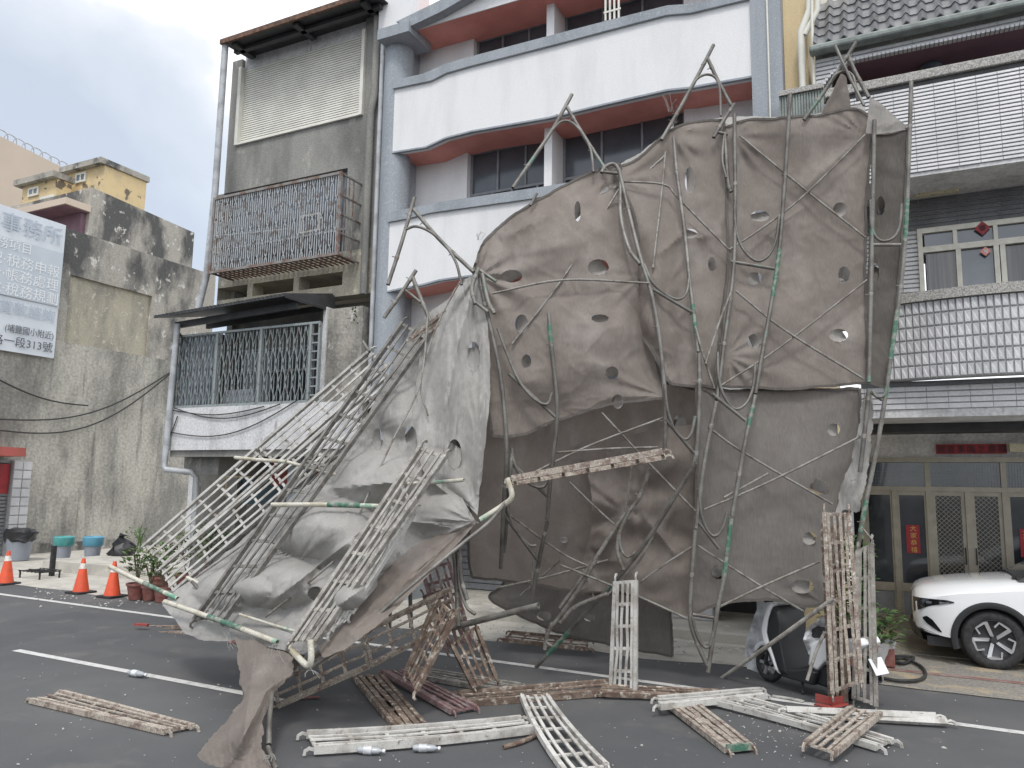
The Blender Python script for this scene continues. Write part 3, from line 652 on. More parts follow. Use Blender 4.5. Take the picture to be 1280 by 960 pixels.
def storey(zlo, zhi, wpx, wins, fmid):
    """recessed wall of one storey: solid left part, windows, middle pier and white right part"""
    M().box(X0-.1, wpx[0], Yr, Yr+.25, zlo, zhi).build('recess_wall', A['white'], b)
    M().box(wpx[3], X1+.02, Yr, Yr+.25, zlo, zhi).build('recess_wall', A['white'], b)
    M().box(wpx[1], wpx[2], YF+.35, Yr+.3, zlo, zhi).build('pier', A['white'], b)
    for (xa_, xb_) in ((wpx[0]+.003, wpx[1]-.003), (wpx[2]+.003, wpx[3]-.003)):
        window(b, xa_, xb_, zlo+.0, zhi-.02, Yr+.12, (.27, .5, .8), .60, 'frame_grey', 'glass', .045, tcuts=(.33, .66))
        M().box(xa_, xb_, Yr+.9, Yr+.95, zlo, zhi).build('dark_room', A['dark'], b)
zL5 = PZ(515, 38, YF)
pm0, pm1 = PX(692, 110, YF+.35)-.14, PX(692, 110, YF+.35)
xw0 = PX(592, 60, Yr); xw1 = PX(855, 30, Yr)
storey(8.9, zL5+.05, (xw0, pm0, pm1, xw1), 3, None)
xw0 = PX(584, 215, Yr); xw1 = PX(855, 150, Yr)
storey(6.0, 8.05, (xw0, pm0-.02, pm1-.02, xw1), 3, None)
storey(3.2, 5.5, (PX(590, 420, Yr), pm0, pm1, xw1), 3, None)
# attic: gable face, arched grey band, top soffit
zt5 = zL5
M().box(X0, X1, YF+.02, YF+1.6, zt5-.0, zt5+.09).build('soffit', A['pink'], b)
gp = [(515,33),(540,14),(570,-6),(610,-30),(690,-62),(760,-80),(938,-90)]
T = poly(gp, YF); T[-1].x = X1
low = [Vector((v.x, YF, zt5-.01)) for v in T]
M().prism(T+[Vector((X1, YF, zt5-.012)), Vector((T[0].x, YF, zt5-.012))], (0, .019, 0)).build('gable_wall', A['white'], b)
Ya = YF-.18
ar = poly([(495, 27), (530, 10), (556, -3), (600, -25), (700, -60)], Ya)
ar2 = poly([(514, 32), (550, 15), (580, -2), (620, -25), (700, -52)], Ya)
M().prism(ar+ar2[::-1], (0, .17, 0)).build('arched_band', A['graystone'], b)
M().box(PX(474, 40, Ya), PX(512, 30, Ya)+.02, Ya-.05, YF+.5, PZ(500, 44, Ya), PZ(500, 31, Ya)).build('column_cap', A['graystone'], b)
M().box(-8.25, T[0].x+.1, YF+.025, YF+.4, zt5+.22, zt5+3).build('attic_wall', A['white'], b)
# left round column and right pilaster
xc_ = PX(486, 120, YF+.0); 
M().lathe((xc_+.03, YF+.25, 0), [(.27, 0), (.27, zt5+.1)], 28).build('column', A['graystone'], b, smooth=True)
M().box(xc_+.1, X0+.06, YF+.2, Yr+.05, 0, zt5+.1).build('column_return', A['graystone'], b)
xpR = PX(977, 50, YF)
M().box(X1+.003, xpR, YF-.03, YF+.9, 0, 12.5).build('pilaster', A['graystone'], b)
p_ = PX(960, 50, YF-.05); M().tube([(p_, YF-.06, 3), (p_, YF-.06, 12.5)], .013, 8, False).build('white_conduit', A['metalwhite'], b)
# ground floor
for k, (xa_, xb_) in enumerate(((-7.8, -7.2), (-4.9, -4.5), (-1.7, -1.15))):
    M().box(xa_, xb_, YF+.1, YF+.7, 0, 3.2).build('pillar', A['graystone'] if k != 1 else A['tile_white'], b)
M().box(-8.1, X1, YF+.2, 13.0, 3.0, 3.199).build('arcade_ceiling', A['concrete'], b)
M().box(-8.1, X1, 12.7, 12.9, 0, 2.99).build('shop_wall', A['plaster'], b)
M().box(-8.1, X1+.4, YF-.2, 12.69, .006, .12).build('arcade_floor', A['pave'], b)
for (xa_, xb_) in ((-7.4, -5.6), (-4.2, -2.0)):
    m = M()
    for i in range(24): m.box(xa_, xb_, 12.63, 12.69, .14+i*.115, .14+i*.115+.1)
    m.build('roller_shutter', A['frame_grey'], b, kind='stuff')
p = P(872, 775, Y=11.6)
tag(M().box(p.x-.35, p.x+.25, 11.5, 12.0, .121, .85).build('counter', A['tile_white'], bevel=.02), 'white counter standing in the arcade below the hanging netting', 'counter')
p0, p1 = P(900, 800, Y=11.9), P(942, 755, Y=11.9)
M().box(p0.x-.3, p1.x+.9, 12.55, 12.62, .121, 2.2).build('dark_doorway', A['darkpanel'], b)
# small white window ladder on the top floor
lad = thing('window_rail', 'short white barred rail standing in the top right window', 'rail', P(765, 26, Y=YF+.1))
for k in range(4): p = P(757+k*5.5, 26, Y=YF+.1); M().box(p.x-.015, p.x+.015, YF+.09, YF+.12, p.z, p.z+.9).build('bar', A['metalwhite'], lad)
p = P(757, 17, Y=YF+.1); q = P(774, 13, Y=YF+.1); M().box(p.x-.03, q.x+.03, YF+.086, YF+.089, p.z, p.z+.03).build('rail', A['metalwhite'], lad)

# ================================================================== cream strip
xa_, xb_ = xpR+.003, PX(1010, 60, YF+.3)
st = thing('cream_wall_strip', 'narrow cream painted wall strip squeezed between the white and the tiled house', 'wall', ((xa_+xb_)/2, YF+.3, 0))
M().box(xa_, xb_, YF+.25, YF+5, 0, 12.5).build('wall', A['cream'], st)
def pipeP(pts, r=.04, mt='pipe'): M().tube(pts, r, 10, False).build('drain_pipe', A[mt], st)
Yp = YF+.05
pipeP([P(1013, -30, Y=Yp), P(1012, 12, Y=Yp), P(1001, 40, Y=Yp), P(1004, 118, Y=Yp)], .05, 'metalwhite')
pipeP([P(1021, -30, Y=Yp), P(1022, 12, Y=Yp), P(1006, 44, Y=Yp)], .04, 'metalwhite')
pipeP([P(1015, -30, Y=Yp-.08), P(1015, 30, Y=Yp-.08), P(1018, 120, Y=Yp-.08)], .018, 'metalwhite')
# small canopy ledge behind the scaffold
p = P(975, 122, Y=YF-.3); q = P(1030, 112, Y=YF-.3)
lg = thing('metal_awning', 'small corrugated metal awning between the white and the tiled house', 'awning', (p.x, YF-.2, p.z-.9))
M().box(p.x, q.x, YF-.45, YF+.02, p.z-.05, p.z+.02).build('awning_top', A['terrazzo'], lg)
m = M()
for i in range(16): m.box(p.x+i*(q.x-p.x)/16, p.x+(i+.6)*(q.x-p.x)/16, YF-.42, YF-.40, p.z-.9, p.z-.06)
m.box(p.x, q.x, YF-.399, YF-.39, p.z-.9, p.z-.06)
m.build('corrugated_front', A['gutter'], lg)

# ================================================================== HOUSE 4: tiled house
b = thing('tiled_house', 'grey tiled house with pantile roof, curved tiled balcony and glass front doors', 'house', (1.2, YF, 0))
B4 = b
xL = PX(1019, 80, YF); xR = 3.2
zo1 = PZ(1140, 60, YF)
zg_ = PZ(1100, 42, YF-.15)
# gutter
M().add([(xL, YF-.12, zg_+.0), (xR, YF-.12, zg_+.0), (xR, YF-.12+5*.27*math.cos(R(54))+.05, zg_+5*.27*math.sin(R(54))-.02), (xL, YF-.12+5*.27*math.cos(R(54))+.05, zg_+5*.27*math.sin(R(54))-.02)], [(0, 1, 2, 3)]).build('roof_underlay', A['darkpanel'], b)
M().box(xL-.06, xR, YF-.21, YF-.03, zg_-.07, zg_+.03).build('gutter', A['gutter'], b, bevel=.03)
# pantile roof: each tile is a part sharing one mesh
tile_w, tile_h, slope = .19, .27, R(54)
tv = []; nseg = 8
for j, (yy, dz) in enumerate(((0, .0), (tile_h*1.12, .0))):
    for i in range(nseg+1):
        t = i/nseg; prof = .028*math.cos(2*math.pi*t)+.012*math.cos(4*math.pi*t)
        tv.append((t*tile_w*1.02, yy, prof + (.018 if j == 0 else -.004)))
for i in range(nseg+1):
    t = i/nseg; prof = .028*math.cos(2*math.pi*t)+.012*math.cos(4*math.pi*t); tv.append((t*tile_w*1.02, 0, prof-.006))
tme = bpy.data.meshes.new('roof_tile'); k = nseg+1
tme.from_pydata(tv, [], [(i, i+1, k+i+1, k+i) for i in range(nseg)]+[(2*k+i, 2*k+i+1, i+1, i) for i in range(nseg)])
tme.materials.append(A['rooftile']); tme.polygons.foreach_set('use_smooth', [True]*len(tme.polygons)); tme.set_sharp_from_angle(angle=R(40))
ncol = int((xR-xL)/tile_w)
for r_ in range(5):
    for c_ in range(ncol):
        o = bpy.data.objects.new('roof_tile', tme); sc.collection.objects.link(o); o.parent = b
        o.location = Vector((xL+c_*tile_w+random.uniform(-.003, .003), YF-.14+r_*tile_h*math.cos(slope), zg_+.045+r_*tile_h*math.sin(slope)))-b.location
        o.rotation_euler = (slope, 0, random.uniform(-.01, .01))
yt = YF-.14+5*tile_h*math.cos(slope)+.36; ztp = zg_+.02+5*tile_h*math.sin(slope)+.3
M().box(xL, xR, YF+.032, YF+4, zo1+.052, zg_+.0).build('roof_base', A['concrete'], b)
m = M(); n = 26
for i in range(n):
    x_ = xL+(xR-xL)*i/n; w_ = (xR-xL)/n
    m.prism([Vector((x_, yt-.3, ztp-.3)), Vector((x_+w_*.15, yt-.34, ztp-.3)), Vector((x_+w_*.35, yt-.34, ztp-.3)), Vector((x_+w_*.5, yt-.3, ztp-.3)), Vector((x_+w_, yt-.3, ztp-.3)), Vector((x_+w_, yt-.26, ztp-.3)), Vector((x_, yt-.26, ztp-.3))], (0, 0, 3))
m.build('corrugated_wall', A['metalwhite'], b)
# ribbed tile courses
def courses(x0_, x1_, z0_, z1_, Y, rh, tw, name='tile', mt='tile_white', cut=None, depth=.22, back='grout'):
    n = max(1, round((z1_-z0_)/rh)); rh = (z1_-z0_)/n
    if cut is None: M().box(x0_, x1_, Y, Y+depth, z0_, z1_).build('tile_bed', A[back], b)
    m = M()
    for i in range(n):
        za = z0_+i*rh; xa_ = x0_
        first = True
        while xa_ < x1_-.01:
            xb_ = min(x1_, xa_+tw*(.5 if first and i % 2 and False else 1)); first = False
            sa, sb_ = xa_+.003, xb_-.003
            if cut:
                iv = cut(za+rh/2)
                if iv:
                    if sa >= iv[0] and sb_ <= iv[1]: xa_ = xb_; continue
                    if sa < iv[0] < sb_: sb_ = iv[0]
                    if sa < iv[1] < sb_: sa = iv[1]
            if sb_-sa > .01:
                m.add([(sa, Y-.008, za+.002), (sb_, Y-.008, za+.002), (sb_, Y-.020, za+.007), (sa, Y-.020, za+.007), (sb_, Y-.014, za+rh-.012), (sa, Y-.014, za+rh-.012), (sb_, Y-.001, za+rh-.004), (sa, Y-.001, za+rh-.004)],
                      [(0, 1, 2, 3), (3, 2, 4, 5), (5, 4, 6, 7), (0, 3, 5, 7), (1, 6, 4, 2)])
            xa_ = xb_
    return m.build(name, A[mt], b, kind='stuff')
zo1 = PZ(1140, 60, YF); xo0 = PX(1022, 100, YF); rad = .55
zc4t, zc4b = PZ(1200, 80.5, YF), PZ(1200, 92, YF)
def oval(z):
    if z > zo1: return None
    dz = zo1-z
    off = rad-math.sqrt(max(0, rad*rad-(rad-min(dz, rad))**2)); return (xo0+off, 50)
courses(xL, xR, zc4b, zg_-.1, YF, .058, .24, cut=oval, mt='tile_white')
# backing of the band with the rounded opening
pts = [Vector((xL, YF, zg_-.1)), Vector((xR, YF, zg_-.1)), Vector((xR, YF, zo1))]
for i in range(9): an = math.pi/2*i/8; pts.append(Vector((xo0+rad-rad*math.sin(an), YF, zo1-rad+rad*math.cos(an))))
pts += [Vector((xo0, YF, zc4t)), Vector((xL, YF, zc4t))]
M().prism(pts, (0, .03, 0)).build('tile_bed', A['grout'], b)
m = M(); n = 95
for i in range(n):                                            # trim of small white tiles along the opening
    s_ = i*.052; arc = rad*math.pi/2
    if s_ < arc: an = s_/rad; q = Vector((xo0+rad-rad*math.cos(an), YF-.03, zo1-rad+rad*math.sin(an)))
    else: q = Vector((xo0+rad+(s_-arc), YF-.03, zo1))
    m.box(q.x-.02, q.x+.02, YF-.035, YF+.06, q.z-.018, q.z+.018)
m.build('opening_trim', A['tile_white'], b, kind='stuff')
M().box(xL, xR, YF+.031, YF+2.2, zo1+.02, zo1+.05).build('ceiling', A['maroon'], b)
lx = P(1163, 66, Y=YF+.5).x
M().lathe((lx, YF+.62, zo1-.05), [(.14, .065), (.15, .03), (.10, 0), (.03, -.02)], 20).build('ceiling_lamp', A['glass_blue'], b)
M().box(xL, xR, YF+2.2, YF+2.3, 5.5, zg_).build('inner_wall', A['maroon'], b)
M().box(xL, xL+.2, YF+.032, YF+2.2, zc4b, zo1+.01).build('side_wall', A['tile_dark'], b)
# coping + parapet
zq = PZ(1200, 208, YF)
M().box(xL, xR, YF-.06, YF+.2, zc4b, zc4t+.001).build('coping', A['terrazzo'], b, bevel=.01)
M().box(xL, xR, YF-.01, YF+.18, zc4b-.06, zc4b-.001).build('coping_dark_strip', A['darkpanel'], b)  # solid dark strip directly under the coping
courses(xL, xR, zq, zc4b-.06, YF, .052, .235)
M().box(xL, xR, YF+.0, YF+2.2, zq-.05, zq-.003).build('balcony_soffit', A['plaster'], b)
# fluorescent lamp below the soffit
p = P(1143, 241, Y=11.45); q = P(1199, 233, Y=11.45)
M().box(p.x, q.x, 11.45, 11.56, p.z-.05, p.z+.035).build('lamp_casing', A['fluor'], b, bevel=.01)
# window storey
Yb4 = 11.7
wx0, wz0, wz1 = P(1146, 290, Y=Yb4).x, 4.60, P(1146, 288, Y=Yb4).z
courses(xL, xR, wz1, zq-.05, Yb4, .062, .24, mt='tile_dark')
courses(xL, wx0, 4.3, wz1, Yb4, .062, .24, mt='tile_white')
fx = [P(v, 300, Y=Yb4).x for v in (1192, 1242, 1300, 1350)]
wx1 = 2.95
wm_ = M(); ztm = P(1200, 308, Y=Yb4).z
for (xa_, xb_, za, zb) in ((wx0, wx1, wz1-.07, wz1), (wx0, wx1, wz0, wz0+.06)): wm_.box(xa_, xb_, Yb4-.06, Yb4+.06, za, zb)
wm_.box(wx0, wx0+.06, Yb4-.061, Yb4+.06, wz0+.061, wz1-.071); wm_.box(wx0+.061, wx1, Yb4-.06, Yb4+.05, ztm-.05, ztm+.03)
for x_ in (P(1193, 290, Y=Yb4).x, P(1243, 280, Y=Yb4).x, 2.1, 2.6): wm_.box(x_-.025, x_+.025, Yb4-.058, Yb4+.05, ztm+.031, wz1-.072)
lows = [P(1199, 340, Y=Yb4).x, P(1246, 330, Y=Yb4).x, P(1254, 330, Y=Yb4).x, 2.0, 2.5]
for x_ in lows: wm_.box(x_-.03, x_+.03, Yb4-.059, Yb4+.05, wz0+.062, ztm-.051)
win = wm_.build('window', A['frame_cream'], b)
xs_ = [wx0+.06]+lows+[wx1]
for i in range(len(xs_)-1):
    if xs_[i+1]-xs_[i] < .1: continue
    M().box(xs_[i]+.031, xs_[i+1]-.031, Yb4-.01+.01*(i % 2), Yb4-.004+.01*(i % 2), wz0+.063, ztm-.052).build('pane', A['glass_blue' if i == 1 else 'glass_curtained'], win)
    if i != 1: M().box(xs_[i]+.04, xs_[i+1]-.04, Yb4+.021, Yb4+.03, wz0+.07, ztm-.06).build('curtain', A['curtain'], win)
xs_ = [wx0+.06, P(1193, 290, Y=Yb4).x, P(1243, 280, Y=Yb4).x, 2.1, 2.6, wx1]
for i in range(5): M().box(xs_[i]+.026, xs_[i+1]-.026, Yb4-.01, Yb4-.004, ztm+.032, wz1-.073).build('pane', A['glass_blue'], win)
M().box(wx0+.1, wx1, Yb4+.4, Yb4+.5, 4.3, zq-.1).build('dark_room', A['dark'], b)
def diamond(px, py, half, inner, ch):
    c = P(px, py, Y=Yb4-.07); c.y = Yb4-.068
    m = M(); m.prism([c+Vector((half, 0, 0)), c+Vector((0, 0, half)), c-Vector((half, 0, 0)), c-Vector((0, 0, half))], (0, .006, 0))
    o = m.build('paper_diamond', A['redpaper'] if inner else A['pink'], win)
    text(ch, half*.9, c+Vector((-half*.45, -.004, -half*.32)), (1, 0, 0), (0, 0, 1), A['blackink' if inner else 'printpale'], win)
diamond(1228, 285, .095, True, '春'); diamond(1232, 314, .065, False, '福')
# granite sill and bulging tiled balcony
zs_t, zs_b = PZ(1200, 366, YF), PZ(1200, 378, YF)
zb_b = PZ(1200, 474, YF)
xB0 = PX(1100, 420, YF)-.25
def bulge(x): t = (x-xB0)/3.2; return YF-.02-.30*math.sin(math.pi*min(max(t, 0), 1))
m = M(); n = 24; vs = []
for i in range(n+1):
    x_ = xB0+3.2*i/n; y_ = bulge(x_); vs += [(x_, y_-.05, zs_b), (x_, y_+.25, zs_b), (x_, y_+.25, zs_t), (x_, y_-.05, zs_t)]
m.add(vs, [(4*i+k, 4*i+4+k, 4*i+4+(k+1) % 4, 4*i+(k+1) % 4) for i in range(n) for k in range(4)]).build('balcony_sill', A['terrazzo'], b)
m = M(); vs = []
for i in range(n+1):
    x_ = xB0+3.2*i/n; y_ = bulge(x_); vs += [(x_, y_+.01, zb_b), (x_, y_+.2, zb_b), (x_, y_+.2, zs_b), (x_, y_+.01, zs_b)]
m.add(vs, [(4*i+k, 4*i+4+k, 4*i+4+(k+1) % 4, 4*i+(k+1) % 4) for i in range(n) for k in range(4)]).build('tile_bed', A['grout'], b)
tw, th = .078, (zs_b-zb_b)/6
v = [(-tw/2+.004, 0, .006), (tw/2-.004, 0, .006), (tw/2-.004, 0, th-.006), (-tw/2+.004, 0, th-.006), (-tw/2+.010, -.022, .016), (tw/2-.012, -.016, .016), (tw/2-.012, -.016, th-.014), (-tw/2+.010, -.022, th-.014),
     (0, -.022, th*.33), (0, -.014, th*.66)]
vme = bpy.data.meshes.new('tile'); vme.from_pydata(v, [], [(0, 1, 5, 4), (1, 2, 6, 5), (2, 3, 7, 6), (3, 0, 4, 7), (4, 5, 8), (5, 9, 8), (5, 6, 9), (6, 7, 9), (7, 8, 9), (7, 4, 8)]); vme.materials.append(A['tile_white'])
for i in range(int(3.1/tw)):
    x_ = xB0+.04+i*tw; y_ = bulge(x_); an = math.atan2(bulge(x_+.05)-bulge(x_-.05), .1)
    for r_ in range(6):
        if x_ > 3.1: continue
        o = bpy.data.objects.new('tile', vme); sc.collection.objects.link(o); o.parent = b
        o.location = Vector((x_, y_+.008, zb_b+r_*th))-b.location; o.rotation_euler = (0, 0, an)
M().box(xB0, xR, YF-.0, YF+.9, zb_b-.06, zb_b-.003).build('balcony_underside', A['tile_dark'], b)
zlb = PZ(1200, 510, YF)
courses(xB0-.2, xR, zlb, zb_b-.06, YF+.02, .07, .235)
M().box(xB0-.2, xR, YF+.02, 12.9, zlb-.1, zlb-.002).build('arcade_ceiling', A['plaster'], b)
M().box(xB0-.2, xR, 11.75, 12.2, zlb-.22, zlb-.101).build('ceiling_beam', A['darkpanel'], b)
# ground floor glass front
Yd = 13.0
za = PZ(1180, 574, Yd); zt_ = PZ(1180, 578, Yd); zbm = PZ(1180, 612, Yd); zd1 = PZ(1180, 618, Yd)
gx = [PX(q, 700, Yd) for q in (1083, 1122, 1165, 1214, 1261, 1310, 1360)]
M().box(xB0-.3, xR, Yd-.05, Yd+.3, zt_+.07, zlb-.1).build('lintel_wall', A['plaster'], b)
m = M(); m.box(xB0-.3, xR, Yd-.1, Yd+.05, zt_, zt_+.07); m.box(xB0-.3, xR, Yd-.06, Yd+.05, zbm-.03, zbm+.04); m.box(xB0-.3, xR, Yd-.06, Yd+.05, .02, .10)
for i, x_ in enumerate(gx): m.box(x_-.035, x_+.035, Yd-.07, Yd+.04, .101, zbm-.031)
for x_ in (gx[0], gx[2], gx[4], gx[6]): m.box(x_-.035, x_+.035, Yd-.07, Yd+.04, zbm+.041, zt_-.001)
ff = m.build('shopfront_frame', A['frame_bronze'], b)
for i in range(6):
    x0_, x1_ = gx[i]+.036, gx[i+1]-.036
    door = i in (2, 3)
    fr = M(); fwd = .05 if door else .025; zmid = .62
    fr.box(x0_, x1_, Yd-.04, Yd+.01, zbm-.09, zbm-.032); fr.box(x0_, x1_, Yd-.04, Yd+.01, .101, .22)
    fr.box(x0_, x0_+fwd, Yd-.041, Yd+.011, .221, zbm-.091); fr.box(x1_-fwd, x1_, Yd-.041, Yd+.011, .221, zbm-.091); fr.box(x0_+fwd, x1_-fwd, Yd-.04, Yd+.01, zmid-.06, zmid+.06)
    d_ = fr.build('door_leaf' if door else 'side_light', A['frame_bronze'], b)
    M().box(x0_+fwd, x1_-fwd, Yd-.02, Yd-.01, zmid+.061, zbm-.092).build('pane', A['glass'], d_)
    M().box(x0_+fwd, x1_-fwd, Yd-.02, Yd-.01, .221, zmid-.061).build('kick_panel', A['frame_grey'], d_)
    if door:
        g = M(); st_ = .065; xa_, xb_, zc, zd_ = x0_+fwd, x1_-fwd, zmid+.061, zbm-.092; W_, H_ = xb_-xa_, zd_-zc
        k = -H_
        while k < W_:
            for sgn in (1, -1):
                pts = []
                u0 = max(0, k); v0 = u0-k; u1 = min(W_, k+H_); v1 = u1-k
                if u1-u0 < .01: continue
                if sgn > 0: A_, B_ = Vector((xa_+u0, Yd-.035, zc+v0)), Vector((xa_+u1, Yd-.035, zc+v1))
                else: A_, B_ = Vector((xb_-u0, Yd-.031, zc+v0)), Vector((xb_-u1, Yd-.031, zc+v1))
                g.sweep([A_, B_], .006, .004, (0, 1, 0))
            k += st_
        g.build('diamond_mesh', A['frame_bronze'], d_, kind='stuff')
        hx = x1_-.03 if i == 2 else x0_+.03
        M().tube(smooth_path([(hx, Yd-.045, 1.0), (hx, Yd-.09, 1.02), (hx, Yd-.09, 1.2), (hx, Yd-.045, 1.22)], 4), .009, 8, False).build('handle', A['rubber'], d_)
for i in (0, 2, 4):
    x0_, x1_ = gx[i]+.036, gx[i+2]-.036
    M().box(x0_, x1_, Yd-.02, Yd-.01, zbm+.042, zt_-.002).build('pane', A['glass_blue'], ff)
    g = M()
    for k in range(int((x1_-x0_)/.035)): g.box(x0_+k*.035, x0_+k*.035+.003, Yd-.03, Yd-.027, zbm+.045, zt_-.003)
    for k in range(5): g.box(x0_, x1_, Yd-.034, Yd-.031, zbm+.06+k*.05, zbm+.063+k*.05)
    g.build('wire_grid', A['frame_grey'], ff, kind='stuff')
M().box(xB0-.3, xR, Yd+1.2, Yd+1.3, 0, 3).build('dark_room', A['dark'], b)
M().box(xB0-.3, xR, YF+.3, Yd-.06, .006, .02).build('porch_floor', A['pebble'], b)
# paper couplets
def paper(px0, py0, px1, py1, body, vertical, mt, nm):
    a_, c_ = P(px0, py0, Y=Yd-.11), P(px1, py1, Y=Yd-.11)
    Yp_ = Yd-.115 if not vertical else Yd-.045
    a_, c_ = P(px0, py0, Y=Yp_), P(px1, py1, Y=Yp_)
    o = M().box(a_.x, c_.x, Yp_, Yp_+.004, c_.z, a_.z).build(nm, A['redpaper'], b)
    n = len(body)
    for i, ch in enumerate(body):
        if vertical:
            s = (a_.z-c_.z)/n*.86; text(ch, s, (a_.x+(c_.x-a_.x)*.5-s*.42, Yp_-.003, a_.z-(i+1)*(a_.z-c_.z)/n+s*.22), (1, 0, 0), (0, 0, 1), A[mt], b)
        else:
            s = (a_.z-c_.z)*.85; text(ch, s, (a_.x+(c_.x-a_.x)*(i+.5)/n-s*.45, Yp_-.003, c_.z+s*.2), (1, 0, 0), (0, 0, 1), A[mt], b)
paper(1169.5, 555.5, 1259, 567, '賀喜事臨之喜福', False, 'blackink', 'red_couplet')
paper(1132, 656, 1151, 692, '大家恭禧', True, 'gold', 'red_couplet')
paper(1274, 661, 1292, 697, '大家恭禧', True, 'gold', 'red_couplet')
M().box(PX(1261, 560, Yd-.2), xR, Yd-.3, Yd-.16, PZ(1270, 566, Yd), PZ(1270, 556, Yd)).build('lamp_casing', A['fluor'], b)
# ================================================================== THE COLLAPSED SCAFFOLD
# depth (distance from the street side, Y) of the hanging structure, interpolated between measured points
class Field:
    def __init__(s, pts):
        a = np.array(pts, float); s.x = a[:, :2]/300.; y = a[:, 2]; n = len(a)
        d = np.linalg.norm(s.x[:, None]-s.x[None], axis=2); K = np.where(d > 0, d**2*np.log(d+1e-9), 0)+np.eye(n)*.02
        Pm = np.c_[np.ones(n), s.x]; Mx = np.block([[K, Pm], [Pm.T, np.zeros((3, 3))]])
        s.w = np.linalg.solve(Mx, np.r_[y, 0, 0, 0])
    def __call__(s, px, py):
        q = np.array([px, py])/300.; d = np.linalg.norm(s.x-q, axis=1); k = np.where(d > 0, d**2*np.log(d+1e-9), 0)
        return float(k@s.w[:-3] + s.w[-3] + s.w[-2]*q[0] + s.w[-1]*q[1])
FB = Field([(1085,140,9.1),(1085,300,9.0),(1085,480,8.8),(1075,650,8.7),(1030,760,8.6),(905,160,8.9),(905,330,8.6),(905,480,8.3),(880,640,8.1),(880,770,8.1),(1000,300,8.9),(1000,500,8.65),(990,640,8.5),
            (770,210,8.3),(800,340,7.9),(830,500,7.8),(800,650,8.0),(700,800,7.9),(680,250,7.8),(600,340,7.2),(625,450,7.15),(630,600,7.1),(640,720,7.6),(720,400,7.5),(720,560,7.6)])
FH = Field([(590,345,7.15),(535,395,7.1),(490,470,6.9),(540,470,6.85),(600,470,6.95),(430,560,6.6),(500,570,6.4),(590,600,6.7),(370,610,6.5),(450,640,6.1),(560,650,6.5),(300,680,6.3),(400,690,5.95),(500,700,6.0),
            (225,735,6.1),(330,750,5.75),(440,760,5.5),(215,760,6.0),(270,800,5.6),(350,808,5.35),(400,800,5.3)])
def W(p, fld, off=0.):
    return P(p[0], p[1], Y=p[2]) if len(p) > 2 else P(p[0], p[1], Y=fld(p[0], p[1])+off)

